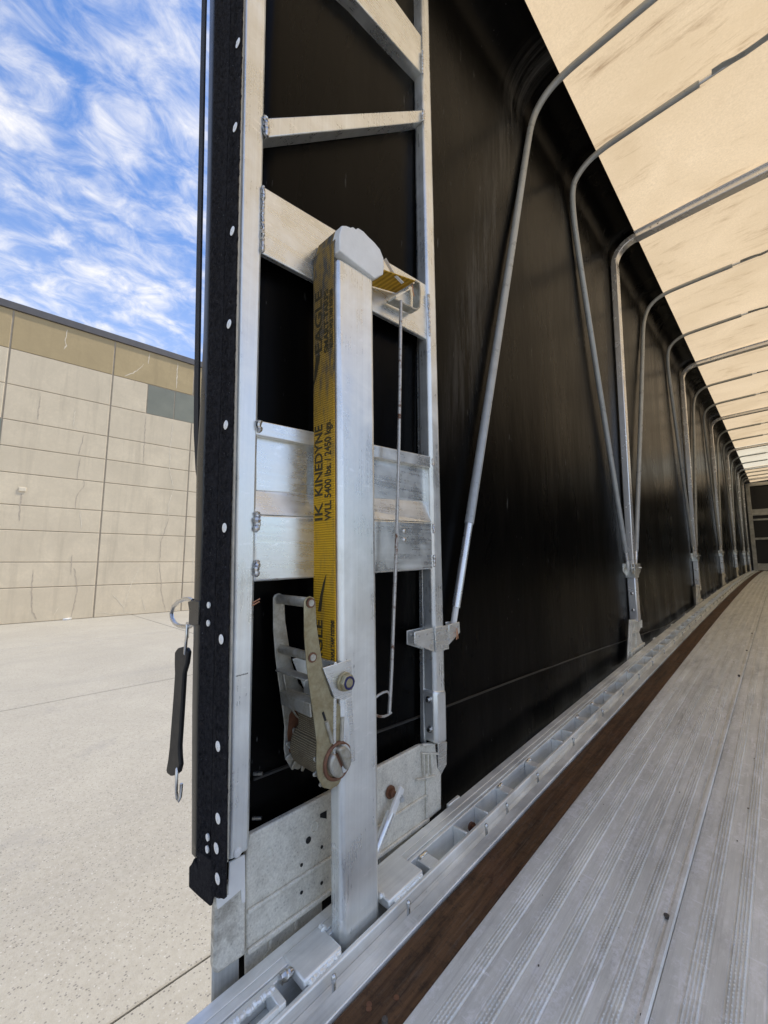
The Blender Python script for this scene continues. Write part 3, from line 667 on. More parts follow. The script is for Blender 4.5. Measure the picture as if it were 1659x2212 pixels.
# hinged grey pipe bows in V pairs
def pipe_thing(ya, yt, h0, label, xa=-.686):
    t = thing('pipe_bow', label, 'pipe bow', (xa, ya, dz(ya) + h0), 'grey hinged pipe bows between the aluminium bows')
    zt = rz(yt) - .018; z0 = dz(ya) + h0; r = .0145; d = yt - ya
    fr = [(0, 0), (.30, .325), (.60, .65), (.90, .965)] if ya < 1.2 else [(0, 0), (.30, .32), (.55, .59), (.80, .84), (.90, .93)]          # (height, lean) shape read off the photograph
    for sg in (1, -1):
        mx = lambda x: x if sg > 0 else 2 * XM - x
        H = zt - .24 - z0
        pts = [np.array((mx(xa + .016 * k), ya + d * l, z0 + H * k / .90)) for k, l in fr]
        cx = xa + .018
        arc = [np.array((mx(x), yt, z)) for x, z in corner(cx, zt, .175, 5)][1:]
        top = [np.array((mx(x), yt, zt + crown(x) - crown(-.53))) for x in np.linspace(-.46, -.10, 5)]
        path = pts + arc + top
        for _ in range(3):                                # corner cutting gives one smooth bend
            q = [path[0]]
            for p0, p1 in zip(path[:-1], path[1:]): q += [.75 * p0 + .25 * p1, .25 * p0 + .75 * p1]
            path = q + [path[-1]]
        # rod and sleeve at the foot
        dirn = path[1] - path[0]; dirn /= np.linalg.norm(dirn)
        L = np.cumsum([0] + [np.linalg.norm(path[k + 1] - path[k]) for k in range(len(path) - 1)])
        cut = next(k for k, q in enumerate(L) if q > (.27 if ya < 1.2 else .10))
        obj('pipe', MB().tube([path[0] + dirn * L[cut]] + path[cut + 1:], r, 14), M['pipe'], t)
        obj('end_tube', MB().tube([path[0] + dirn * .05, path[0] + dirn * (L[cut] + .01)], r * .82, 14), M['pipe_end'], t)
        obj('hinge_rod', MB().tube([path[0] - dirn * .015, path[0] + dirn * .055], r * .6, 10), M['white'], t)
    mid = [(x, yt, zt + crown(x) - crown(-.53) + .002) for x in np.linspace(-.105, 2 * XM + .105, 20)]
    obj('roof_rod', MB().tube(mid, r * .62, 10), M['pipe_end'], t)
    rr = np.random.RandomState(int(yt * 100))
    for sg in (1, -1):
        cv = [((x if sg > 0 else 2 * XM - x), yt - .012 + .006 * math.sin(x * 23), zt + crown(x) - crown(-.53) - .004 + rr.uniform(-.003, .003)) for x in np.linspace(-.055, .42, 14)]
        obj('torn_cover', MB().sweep(cv, [(-.016, -.002), (.010, -.003), (.012, .003), (-.014, .003)], (0, 1, 0)), M['pipe'], t)
pipe_thing(.995, 1.64, .44, 'grey pipe bow hinged on the rear frame post, leaning forward, nearest of all', -.690)
for i, yb in enumerate(BOWS):
    wd = ['first', 'second', 'third', 'fourth', 'fifth', 'last'][i]
    pipe_thing(yb - .085, 2.12 if i == 0 else yb - (.845 if i < 5 else .55), .49, 'grey pipe bow leaning rearward from the %s aluminium bow' % wd)
    if i < 5: pipe_thing(yb + .085, yb + (.845 if i < 4 else .55), .49, 'grey pipe bow leaning forward from the %s aluminium bow' % wd)

# front bulkhead
bh = thing('front_bulkhead', 'dark front bulkhead with pale horizontal bars closing the far end of the deck', 'bulkhead', (XM, YE, dz(YE)))
obj('skin', MB().box((-.70, YE + .03, dz(YE) - .1), (2 * XM + .70, YE + .06, rz(YE) + .09)), M['bulk'], bh, smooth=False)
for a, b in (((945, 1130), 1220), ((950, 1268), 1292), ((965, 1540), 1570), ((1010, 1912), 2010)):
    p0, p1 = onY(RV(*a), YE), onY(RV(a[0], b), YE)
    obj('crossbar', MB().box((-.60, YE - .015, p1[2]), (2 * XM + .60, YE + .029, p0[2])), M['alu_dull'], bh, bevel=.004)
for x in (-.60, 2 * XM + .60): obj('corner_post', MB().box((x - .045, YE - .04, dz(YE) - .05), (x + .045, YE + .029, rz(YE) - .02)), M['alu_dull'], bh, bevel=.006)
obj('header', MB().box((-.60, YE - .03, rz(YE) - .10), (2 * XM + .60, YE + .028, rz(YE) - .01)), M['alu_dull'], bh, bevel=.006)

# ================================================================== REAR FRAME (carriage with two posts)
fr = thing('rear_frame', 'aluminium rear frame of two uprights and plates carrying the curtain edge', 'frame', (-.675, .62, .04))
def post(name, X, th, lt, lb, rtp, rbt, ztop, mat=M['alu'], bevel=.006):
    a0, a1 = onX(lb, X), onX(lt, X); b0, b1 = onX(rbt, X), onX(rtp, X)
    def ex(p, q, z): k = (z - p[2]) / (q[2] - p[2]); return p + (q - p) * k
    return obj(name, MB().prism([a0, b0, ex(b0, b1, ztop), ex(a0, a1, ztop)], (-th, 0, 0)), mat, fr, bevel=bevel)
post('rear_post', -.660, .040, (528, 10), (494, 1864), (577, 10), (540, 1836), 2.66)
post('edge_seal', -.6625, .004, (520, 10), (489.5, 1862), (528.3, 10), (494.3, 1864), 2.66, M['cream'], .002)
post('front_post', -.655, .042, (912.4, 5), (942, 1606), (928, 5), (966, 1600), 2.66, bevel=.009)
post('front_post_flange', -.690, .012, (900, 5), (916, 1606), (908, 5), (921, 1606), 2.66, M['alu_h'], .001)
obj('post_sleeve', MB().prism([onX(p, -.6525) for p in (RB(380, 1560), RB(488, 1545), RB(497, 2035), RB(397, 2062))], (-.046, 0, 0)), M['alu'], fr, bevel=.009)
for c in ((325, 1640), (338, 1912)):
    P = onY(RB(*c), onX(RB(385, c[1]), -.6525)[1] - .001)
    obj('bolt', MB().cyl(P, (0, -1, 0), .008, .003, 16).cyl(P + np.array((0, -.002, 0)), (0, -1, 0), .0055, .007, 6), M['steel'], fr)
# crossing plates between the posts
def plate(name, cv, pts, X, th, mat=M['alu_h'], bevel=.002, parent=fr): return obj(name, MB().poly(cv, pts, X, th), mat, parent, bevel=bevel)
plate('upper_plate', ident, [(566, 401), (932, 622), (930, 737), (563, 545)], -.663, .012)
plate('diagonal_bar', R2, [(248, 766), (1268, 714), (1268, 791), (244, 893)], -.663, .035, M['alu'])
plate('top_plate', R2, [(-150, -1150), (1040, -60), (1275, 265), (1275, 500), (830, 0), (-170, -950)], -.663, .040)
plate('flange_bar', W2, [(100, 108), (1540, 412), (1540, 505), (98, 232)], -.6585, .014)
plate('box_upper', W2, [(100, 225), (1530, 490), (1515, 785), (96, 690)], -.672, .012)
pts_t = [(98, 690), (1518, 780), (1545, 945), (94, 880)]
xs = (-.672, -.672, -.6585, -.6585)
obj('box_slope', MB().prism([onX(W2(*p), x) for p, x in zip(pts_t, xs)], (-.012, 0, 0)), M['alu_h'], fr)
plate('box_lower', W2, [(94, 880), (1545, 945), (1548, 1330), (80, 1435)], -.6585, .016, bevel=.004)
rp = plate('riveted_tab', W2, [(1262, 985), (1342, 988), (1342, 1112), (1262, 1112)], -.6565, .0018, bevel=.0005)
for c in ((1310, 1020), (1311, 1090)): obj('rivet', MB().cyl(onX(W2(*c), -.6565), (1, 0, 0), .0055, .003, 12, 1), M['steel'], rp)
# weld beads at the joints
def weld(cv, a, b, r, X=-.657): obj('weld_bead', MB().weld(onX(cv(*a), X), onX(cv(*b), X), r), M['steel'], fr)
for cv, a, b, r in ((W2, (118, 115), (124, 210), .008), (W2, (112, 855), (106, 1020), .008), (W2, (108, 1250), (96, 1390), .0075), (W2, (1542, 425), (1540, 490), .006), (W2, (1546, 960), (1550, 1040), .006), (W2, (1552, 1210), (1556, 1310), .006),
                    (R2, (240, 760), (245, 890), .008), (R2, (1265, 715), (1265, 790), .006), (R2, (225, 1210), (220, 1640), .005), (R2, (1298, 1910), (1306, 2190), .005), (R2, (1262, 330), (1262, 480), .004)): weld(cv, a, b, r)
# lower castings
def cpoly(name, parts, X, th, mat, bevel=.003): return obj(name, MB().prism([onX(q, X) for q in parts], (-th, 0, 0)), mat, fr, bevel=bevel)
bp = cpoly('bottom_casting', [Z3(500, 620), Z4(300, 68), Z4(420, 48), Z4(437, 240), Z4(465, 290), Z4(465, 560), Z4(362, 645), Z4(0, 895), Z3(470, 1606), Z3(468, 820)], -.676, .012, M['cast'])
def ridge(a, b, w, X=-.676, pr=.006, par=bp):
    A, Bq = onX(a, X), onX(b, X); d = (Bq - A) / np.linalg.norm(Bq - A); n = np.cross(d, (1, 0, 0)) * w
    obj('rib', MB().prism([A + n, Bq + n, Bq - n, A - n], (pr, 0, 0)), M['cast'], par, bevel=.002)
ridge(Z3(475, 1262), Z4(358, 440), .0035); ridge(Z3(475, 1598), Z4(362, 632), .0045); ridge(Z4(345, 280), Z4(345, 625), .004)
for a, b in (((300, 125), (430, 128)), ((262, 328), (408, 296)), ((312, 130), (318, 300)), ((345, 130), (350, 290)), ((372, 130), (376, 285)), ((305, 60), (400, 55))): ridge(Z4(*a), Z4(*b), .0022, pr=.009)
for c, r in (((995, 660), .0058), ((1108, 718), .003), ((937, 870), .003), ((937, 1102), .003), ((1107, 1022), .003)):
    obj('bolt_hole', MB().cyl(onX(Z3(*c), -.6755), (1, 0, 0), r, .0008, 16), M['dark'], bp)
obj('slot_hole', MB().poly(Z3, [(1095, 440), (1150, 410), (1150, 480), (1095, 470)], -.6752, .0005), M['dark'], bp)
for c in ((1047, 548), (660, 775), (655, 1645)):
    pts = [onX(Z3(*c), -.6755 if c[1] < 1000 else -.6835) + .0085 * np.array((0, math.cos(a), math.sin(a))) for a in np.linspace(0, 6.283, 17)]
    obj('boss_ring', MB().tube(pts, .0011, 6), M['cast'], bp)
cpoly('end_block', [Z3(215, 1060), Z3(470, 1000), Z3(470, 1628), Z3(235, 1795), Z3(207, 1790), Z3(197, 1740)], -.669, .016, M['cast_dirty'], .004)
cpoly('slide_pad', [Z3(330, 850), Z3(462, 785), Z3(466, 1185), Z3(436, 1195), Z3(428, 1082), Z3(232, 1250), Z3(213, 1110), Z3(322, 1130)], -.6655, .004, M['white'], .001)
cpoly('lower_skirt', [Z3(187, 1700), Z3(415, 1560), Z3(415, 1960), Z3(182, 2140)], -.6735, .006, M['alu_dull'])
cpoly('lower_skirt', [Z3(462, 1560), Z3(1115, 1090), Z3(1115, 1420), Z3(465, 1950)], -.684, .006, M['cast'])
cpoly('lower_skirt', [Z4(-10, 880), Z4(327, 640), Z4(327, 800), Z4(-10, 1060)], -.684, .006, M['cast'])
for a, b in (((885, 1300), (885, 1415)), ((670, 1460), (668, 1580))): ridge(Z3(*a), Z3(*b), .0035, -.684, .004)
cpoly('side_gusset', [Z4(440, 52), Z4(508, 40), Z4(506, 215), Z4(455, 312), Z4(440, 250)], -.690, .006, M['alu_h'], .001)
P = onX(Z3(397, 765), -.660); obj('rivet', MB().cyl(P, (1, 0, 0), .007, .0035, 16, 1), M['rivet'], fr)
for c in ((533, 100), (525, 475)): P = onX(Z3(*c), -.700); obj('stud', MB().tube([P, P + np.array((.012, .010, .001))], .0032, 10), M['steel'], fr)
mb = MB()
for k in range(9):
    x = 1190 + k * 24; y = 2045 - k * 6; mb.poly(CF, [(x, y), (x + 16, y - 5 - (k % 3) * 5), (x + 15, y + 9), (x + 2, y + 12 + (k % 2) * 8)], -.6594, .0003)
obj('pen_mark', mb, M['coping'], fr, smooth=False)
for p in ((545, 1308), (546, 1302)): P = onX(p, -.6585); obj('wire_end', MB().tube([P, P + np.array((.002, .012, .006))], .0012, 6), M['copper'], fr)
# diagonal brace rod low down
a0, a1, a2 = onX(Z4(150, 385), -.660), onX(Z4(72, 590), -.657), onX(Z4(-70, 950), -.650)
br = obj('brace_tube', MB().tube([a1 + (a1 - a2) * .02, a2], .0095, 14), M['pipe_end'], fr)
d = (a1 - a0); e = np.cross(d / np.linalg.norm(d), (1, 0, 0)) * .0085
obj('brace_rod', MB().prism([a0 + e, a0 - e, a1 - e + d * .3, a1 + e + d * .3], (.008, 0, 0)), M['white'], br, bevel=.002)
P = onX(Z4(68, 425), -.674); obj('washer', MB().cyl(P, (1, 0, 0), .0135, .004, 20).cyl(P, (1, 0, 0), .008, .012, 6), M['rust'], br)
P = onX(Z4(147, 472), -.655); obj('bolt', MB().cyl(P, (1, -.2, 0), .008, .004, 14).cyl(P, (1, -.2, 0), .0055, .010, 6), M['alu_dull'], br)
# hinge bracket on the front post
hb = cpoly('hinge_bracket', [RB(378, 982), RB(502, 957), RB(508, 1178), RB(390, 1210)], -.6505, .004, M['alu_h'], .001)
cpoly('bracket_ear', [RB(192, 1022), RB(360, 985), RB(376, 1208), RB(192, 1132)], -.6535, .0035, M['alu_h'], .0015)
cpoly('bracket_ear', [RB(124, 1010), RB(292, 972), RB(292, 1190), RB(124, 1135)], -.694, .004, M['alu_h'], .0015)
cpoly('bracket_ear', [RB(505, 955), RB(605, 928), RB(610, 1025), RB(508, 1140)], -.668, .0035, M['alu_h'], .0015)
cpoly('bracket_ear', [RB(478, 930), RB(580, 915), RB(600, 1000), RB(500, 1090)], -.699, .0035, M['alu_h'], .0015)
for c, X in (((232, 1060), -.6535), ((305, 1042), -.6535), ((415, 1030), -.6505), ((455, 1150), -.6505), ((480, 1010), -.6505), ((585, 972), -.668), ((165, 1045), -.694)):
    obj('rivet', MB().cyl(onX(RB(*c), X), (1, 0, 0), .0025, .002, 10), M['steel'], hb)
P = onX(RB(580, 985), -.664); obj('split_pin', MB().tube([P, P + np.array((0, -.001, -.012)), P + np.array((.002, -.006, -.030))], .0012, 6).tube([P, P + np.array((0, .003, -.014)), P + np.array((.002, .001, -.028))], .0012, 6), M['copper'], hb)

# ================================================================== RATCHET POST
pt = thing('strap_post', 'upright square aluminium post set in the side rail, white plastic cap on top', 'post', onX((780, 2010), -.60))
XP, TP = -.586, .036
L0, L1, Q0, Q1 = onX((740, 2050), XP), onX((730, 552), XP), onX((822, 1962), XP), onX((808, 600), XP)
def lerp(a, b, t): return a + (b - a) * t
L0e, Q0e = lerp(L0, L1, -.012), lerp(Q0, Q1, -.024)
obj('tube', MB().prism([L0e, Q0e, Q1, L1], (-TP, 0, 0)), M['alu'], pt, bevel=.010, seg=4)
crossbox('base_plate', .424, .4985, -.004, .0135, -.5785, -.640, 'alu_rail', .003, False, pt)
crossbox('base_plate', .612, .712, -.004, .0135, -.5785, -.650, 'alu_rail', .003, False, pt)
for a, b, r in (((-.578, .430, .006), (-.5795, .4965, .006), .005), ((-.5785, .625, .006), (-.5785, .71, .006), .0045), ((-.624, .497, .012), (-.636, .499, .012), .008), ((-.594, .604, .02), (-.600, .616, .012), .006)):
    obj('weld_bead', MB().weld((a[0], a[1], dz(a[1]) + a[2]), (b[0], b[1], dz(b[1]) + b[2]), r), M['alu_rail'], pt)
cap_px = [(520, 348), (517, 180), (545, 75), (590, 78), (640, 98), (665, 90), (700, 118), (720, 100), (780, 140), (830, 195), (900, 262), (960, 335), (997, 430), (1004, 520), (994, 610), (905, 655)]
cap = obj('cap', MB().prism([onX(C5(*p), -.5815) for p in cap_px], (-.023, 0, 0)), M['white'], pt, bevel=.002)
core = [onX(C5(*p), -.5815) for p in cap_px]; cc = sum(core) / len(core); core = [cc + (p - cc) * .93 + np.array((-.0235, 0, 0)) for p in core]
obj('cap_saddle', MB().prism(core, (-.072, 0, 0)), M['white'], cap, bevel=.002)
# ---- strap
sx0, sx1 = onY((721.0, 1030), .480)[0], onY((676.7, 1030), .480)[0]; SW = (sx0 - sx1) / 2; SX = (sx0 + sx1) / 2
def rear_y(z): return L0[1] + (L1[1] - L0[1]) * (z - L0[2]) / (L1[2] - L0[2]) - .004
crn = [p + np.array((0, 0, 0)) for p in core]
arc = [crn[k] for k in range(1, 14)]; c0 = cc + np.array((-.0235, 0, 0))
arc = [p + (p - c0) / np.linalg.norm(p - c0) * .0025 for p in arc]
end = onX(C5(1190, 770), -.640)
zlo = .26
path = [(SX, rear_y(z), z) for z in np.linspace(zlo, arc[0][2] - .012, 26)] + [(SX, p[1], p[2]) for p in arc] + [tuple(lerp(np.array((SX, arc[-1][1], arc[-1][2])), np.array((SX, end[1], end[2])), k)) for k in (.25, .5, .75, 1)]
st = obj('ratchet_strap', MB().sweep(path, [(-SW, -.0011), (SW, -.0011), (SW, .0011), (-SW, .0011)], (1, 0, 0)), M['strap'], None)
st.location = (0, 0, 0); tag(st, 'worn yellow webbing strap with black lettering running up the post and over its white cap', 'strap')
# frayed light edge of the strap past the cap
q0, q1, q2 = [onX(C5(*p), -.600) for p in ((1010, 440), (1100, 600), (1205, 705))]
obj('frayed_edge', MB().sweep([q0, q1, q2], [(-.0035, -.0006), (.0035, -.0006), (.0035, .0006), (-.0035, .0006)], (1, .3, 0)), M['white'], st)
def text(body, size, px_base, rowx, parent, bold=True):
    cu = bpy.data.curves.new('lettering', 'FONT'); cu.body = body; cu.size = size; cu.extrude = 0.0002; cu.offset = .0006 if bold else 0.0002
    tmp = bpy.data.objects.new('lettering', cu); scn.collection.objects.link(tmp)
    dg = bpy.context.evaluated_depsgraph_get(); me = bpy.data.meshes.new_from_object(tmp.evaluated_get(dg)); bpy.data.objects.remove(tmp)
    z0 = onY(px_base, .49)[2]
    # text runs upwards: local x -> +z, local y -> -x (outboard)
    for v in me.vertices:
        x, y, z = v.co; zz = z0 + x; v.co = (rowx - y, rear_y(zz) - .0016 - z, zz)
    me.materials.clear(); me.materials.append(M['ink'])
    o = link(bpy.data.objects.new('lettering', me), parent); return o, max(v.co[2] for v in me.vertices)
def W3(x, y): return crop(1180, 1150, .5199)(x, y)
def fit(body, p0, p1, rowx, hgt):
    z0, z1 = onY(W3(*p0), .49)[2], onY(W3(*p1), .49)[2]
    o, zt = text(body, hgt, W3(*p0), rowx, st); me = o.data; k = (z1 - z0) / (zt - z0)
    for v in me.vertices:
        zz = z0 + (v.co[2] - z0) * k; v.co[1] += rear_y(zz) - rear_y(v.co[2]); v.co[2] = zz
fit('KINEDYNE', (140, 1560), (140, 1035), SX - SW * .12, .034)
fit('IK', (140, 1745), (140, 1605), SX - SW * .12, .034)
fit('WLL 5400 lbs. / 2450 kgs.', (200, 1735), (205, 1000), SX + SW * .70, .027)
fit('EAGLE', (150, 510), (150, 60), SX - SW * .15, .030)
fit('SMART TARPS', (190, 510), (190, 60), SX + SW * .52, .019)
fit('RETRACTABLE TARP SYSTEMS', (222, 480), (222, 60), SX + SW * .93, .013)
fit('EAGLE', (150, 2900), (150, 2480), SX - SW * .15, .030)
fit('RETRACTABLE TARP SYSTEMS', (222, 2900), (222, 2480), SX + SW * .93, .013)
def swoosh(pts, wds):
    rows = []
    for (x, y), w in zip(pts, wds):
        P = onY(W3(x, y), rear_y(onY(W3(x, y), .49)[2]) - .0018); rows.append([P + np.array((w, 0, 0)), P - np.array((w, 0, 0))])
    obj('printed_swoosh', MB().grid(rows), M['ink'], st, normals=False)
swoosh([(140, 480), (128, 560), (118, 640), (105, 715)], [.007, .006, .004, .0008]); swoosh([(200, 2140), (185, 2200), (165, 2300), (150, 2420)], [.0008, .003, .004, .005])

# ---- hook bracket on the upper plate, holding the strap end
hk = thing('strap_anchor', 'small bent flat-bar anchor on the upper plate holding the strap end', 'anchor', onX(C5(1250, 1000), -.655))
pp = [onX(C5(*p), -.640) for p in ((1085, 880), (1180, 925), (1300, 985), (1345, 1000), (1372, 975), (1378, 800), (1372, 715), (1330, 690), (1260, 700))]
obj('flat_bar', MB().sweep(pp, [(-.018, -.0022), (.006, -.0022), (.006, .0022), (-.018, .0022)], (1, 0, 0)), M['zinc'], hk, bevel=.001)
pp = [onX(C5(*p), -.628) for p in ((1120, 860), (1200, 815), (1275, 770))]
obj('tongue', MB().sweep(pp, [(-.022, -.0015), (.004, -.0015), (.004, .0015), (-.022, .0015)], (1, 0, 0)), M['alu_h'], hk)
P = onX(C5(1300, 705), -.615); obj('pin', MB().cyl(P + np.array((-.05, 0, 0)), (1, 0, 0), .0045, .056, 12), M['steel'], hk)
obj('split_pin', MB().tube([P, P + np.array((.002, .003, -.015)), P + np.array((.003, .001, -.022)), P + np.array((.003, .006, -.034))], .0013, 6), M['copper'], hk)
# ---- long pull rod with ring
rpth = [onX(p, -.625) for p in ((866, 650), (864, 800), (861.5, 960), (856, 1180), (850, 1330), (846, 1440), (843, 1500), (840.5, 1540))]
pr = thing('pull_rod', 'long thin rust-flecked steel pull rod hanging behind the post with a ring at its end', 'rod', rpth[-1])
obj('shaft', MB().tube(rpth, .0041, 10), M['rod'], pr)
lp = [onX(C6(*p), -.625) for p in ((830, 1370), (720, 1450), (600, 1500), (440, 1505), (300, 1440), (225, 1250), (225, 1050), (300, 900), (420, 800), (560, 720), (690, 685), (760, 740), (780, 860))]
obj('ring', MB().tube(lp, .0026, 8), M['rod'], pr)

# ================================================================== RATCHET
XI, XO = -.590, -.688
rat = thing('ratchet_buckle', 'heavy weathered ratchet buckle bolted to the post, handle up, webbing wound on its spool', 'ratchet', onX(C4(860, 2100), XI))
side = [(522, 230), (540, 195), (585, 178), (625, 195), (641, 240), (652, 480), (690, 740), (722, 950), (800, 1200), (870, 1290), (930, 1345), (942, 1450), (940, 1690), (1000, 1790), (985, 1900), (930, 2030), (880, 2130), (800, 2185), (720, 2165), (665, 2060), (650, 1950), (655, 1700), (625, 1450), (582, 1150), (550, 900), (527, 600)]
S = [onX(C4(*p), XI) for p in side]
obj('side_plate', MB().prism(S, (-.0032, 0, 0)), M['zinc_gold'], rat, bevel=.001)
obj('side_plate', MB().prism([p + np.array((XO - XI, 0, 0)) for p in S], (-.0032, 0, 0)), M['zinc'], rat, bevel=.001)
def xbar(name, c, r, x0, x1, mat, n=16, bevel=0):
    P = onX(C4(*c), XI); return obj(name, MB().cyl((x0, P[1], P[2]), (1, 0, 0), r, x1 - x0, n), mat, rat, bevel=bevel)
xbar('grip_bar', (583, 245), .0088, XO, XI, M['zinc']); xbar('handle_bar', (605, 812), .0078, XO, XI, M['zinc'])
for c, r in (((588, 248), .0085), ((605, 812), .0085)):
    k = xbar('bar_end', c, r, XI, XI + .0016, M['rust']); P = onX(C4(*c), XI)
    obj('bar_face', MB().cyl((XI + .0016, P[1], P[2]), (1, 0, 0), r * .66, .0012, 16), M['zinc'], k)
def flat(name, pts, x0, x1, th, mat):
    q = [onX(C4(*p), XI) for p in pts]
    obj(name, MB().sweep([(x0, p[1], p[2]) for p in q], [(0, -th), (x1 - x0, -th), (x1 - x0, th), (0, th)], (1, 0, 0)), mat, rat, bevel=.0008)
flat('release_plate', [(548, 1062), (590, 1035), (660, 1030)], XO, XI - .003, .0014, M['zinc'])
flat('pawl', [(612, 1440), (600, 1300), (665, 1260), (740, 1275)], XO + .002, XI - .004, .0016, M['zinc'])
flat('spring_leaf', [(575, 1060), (590, 1160), (615, 1270)], XO + .012, XO + .020, .001, M['zinc'])
flat('spring_leaf', [(640, 1440), (690, 1520), (720, 1560)], XO + .020, XO + .027, .001, M['zinc'])
hub = onX(C4(868, 1880), XI)
obj('rust_patch', MB().prism([onX(C4(*p), XI) + np.array((XO - XI + .0012, 0, 0)) for p in ((700, 1560), (745, 1480), (800, 1560), (790, 1800), (830, 2020), (760, 2090), (700, 1980), (680, 1780))], (-.001, 0, 0)), M['rust'], rat)
sp_ = obj('webbing_roll', MB().cyl((XO + .014, hub[1] - .002, hub[2] + .012), (1, 0, 0), .042, .075, 40), M['spool'], rat, bevel=.003)
tail = onX(C4(760, 1480), XI)
obj('webbing_tail', MB().sweep([(SX, hub[1] - .037, hub[2] + .016), (SX, hub[1] - .030, hub[2] + .045), (SX, tail[1] - .006, tail[2] + .01)], [(-.037, -.002), (.037, -.002), (.037, .002), (-.037, .002)], (1, 0, 0)), M['spool'], rat)
for x in (XI - .008, XO + .006):
    mb = MB(); pts = []
    for k in range(11):
        a = 2 * math.pi * k / 11
        for da, r in ((0, .034), (.26, .047), (.36, .0465), (.42, .033)): pts.append(np.array((x, hub[1] - r * math.cos(a + da), hub[2] + r * math.sin(a + da))))
    obj('ratchet_wheel', mb.prism(pts, (-.0035, 0, 0)), M['zinc'], rat, bevel=.001)
obj('hub_ring', MB().tube([hub + np.array((.001, .029 * math.cos(a), .029 * math.sin(a))) for a in np.linspace(0, 6.283, 25)], .0035, 8), M['rust'], rat)
for sg in (1, -1):
    ax = np.array((math.cos(-1.1), math.sin(-1.1)))           # split line of the mandrel
    pts = [hub + np.array((0, ax[0] * .0235 * math.cos(a) - ax[1] * sg * (.0235 * math.sin(a) * .85 + .0035), ax[1] * .0235 * math.cos(a) + ax[0] * sg * (.0235 * math.sin(a) * .85 + .0035))) for a in np.linspace(0, math.pi, 12)]
    obj('spool_half', MB().prism([p + np.array((-.10, 0, 0)) for p in pts], (.112, 0, 0)), M['zinc'], rat, bevel=.005, seg=3)
obj('spool_core', MB().cyl(hub + np.array((-.1, 0, 0)), (1, 0, 0), .014, .1035, 16), M['rust'], rat)
for a, b in (((745, 1475), (808, 1690)), ((912, 1425), (900, 1670))):
    A, Bp = onX(C4(*a), XI), onX(C4(*b), XI); obj('slot_bar', MB().tube([A + np.array((.0015, 0, 0)), Bp + np.array((.0015, 0, 0))], .0036, 8), M['zinc'], rat)
A, Bp = onX(C4(712, 1380), XI), onX(C4(740, 1465), XI); obj('slot', MB().tube([A, Bp], .0022, 6), M['dark'], rat)
# mounting bracket with through bolt
cpx = [(718, 922), (1010, 832), (1022, 1205), (948, 1252), (842, 1244)]
mbk = obj('mount_bracket', MB().prism([onX(C4(*p), -.5845) for p in cpx], (-.0035, 0, 0)), M['alu_h'], rat, bevel=.001)
obj('bracket_leg', MB().prism([onX(C4(*p), -.5848) for p in ((945, 1250), (1018, 1215), (1052, 1880), (1010, 1905), (985, 1500))], (-.0035, 0, 0)), M['alu_h'], rat, bevel=.001)
obj('bracket_cheek', MB().prism([onX(C4(*p), -.5845) + np.array((-.092, 0, 0)) for p in cpx], (-.0035, 0, 0)), M['alu_h'], rat, bevel=.001)
bc = onX(C4(930, 1060), -.5845)
yk = rear_y(bc[2])
obj('bracket_back', MB().box((-.68, yk - .009, bc[2] - .12), (-.588, yk - .003, bc[2] + .035)), M['alu_h'], rat, bevel=.001)
nut = obj('lock_nut', MB().cyl(bc, (1, 0, 0), .0165, .006, 24).cyl(bc + np.array((.004, 0, 0)), (1, 0, 0), .0152, .011, 6), M['zinc_gold'], rat, bevel=.0015)
M['blue'] = simple('blue_nylon', (.015, .015, .09), .45, 0, .1, 50)
obj('nylon_ring', MB().tube([bc + np.array((.0158, .0098 * math.cos(a), .0098 * math.sin(a))) for a in np.linspace(0, 6.283, 21)], .0018, 8), M['blue'], nut)
obj('bolt_end', MB().cyl(bc + np.array((-.1, 0, 0)), (1, 0, 0), .0082, .1165, 18), M['zinc_gold'], nut, bevel=.001)
obj('big_washer', MB().cyl(bc + np.array((-.070, -.004, 0)), (1, 0, 0), .021, .014, 26), M['zinc_gold'], rat, bevel=.002)
obj('bushing', MB().cyl(bc + np.array((-.057, -.004, 0)), (1, 0, 0), .014, .04, 26), M['rust'], rat, bevel=.002)

# ================================================================== CURTAIN EDGE FLAP
P0 = onX((503, 1100), -.6605) + np.array((0, -.013, 0)); fe = np.array((-1.0, 0, 0)); fn = np.array((0, -1, -.026)); fn /= np.linalg.norm(fn)
def FP(p, o=0.): return onP(p, P0 + fn * o, fn)
E0 = [(455, 0), (449, 400), (441, 731), (433, 900), (426.5, 1000), (424.5, 1145), (421, 1295), (417, 1533), (416, 1842)]
E1 = [(466, 0), (459, 400), (452, 731), (448, 900), (445, 1000), (442, 1145), (436, 1295), (431, 1533), (428, 1850)]
E2 = [(500, 0), (491, 400), (483, 731), (477, 900), (473.5, 1000), (470, 1145), (467, 1295), (462, 1533), (455, 1930)]
E3 = [(525, 0), (515, 400), (508, 731), (504, 900), (502, 1000), (498, 1145), (495, 1295), (492, 1533), (488, 1938)]
flap = thing('curtain_edge_flap', 'black vinyl curtain edge with two fuzzy hook-and-loop bands and pale rivets', 'flap', FP((455, 1930)))
def resample(E, n=46, zmax=2.62, o=0.):
    pts = [FP(p, o) for p in E]; pts = [pts[0] + (pts[0] - pts[1]) * ((zmax - pts[0][2]) / (pts[0][2] - pts[1][2]))] + pts
    zs = np.linspace(pts[0][2], pts[-1][2], n); zz = [p[2] for p in pts][::-1]
    return [np.array([np.interp(z, zz, [p[k] for p in pts][::-1]) for k in (0, 1)] + [z]) for z in zs]
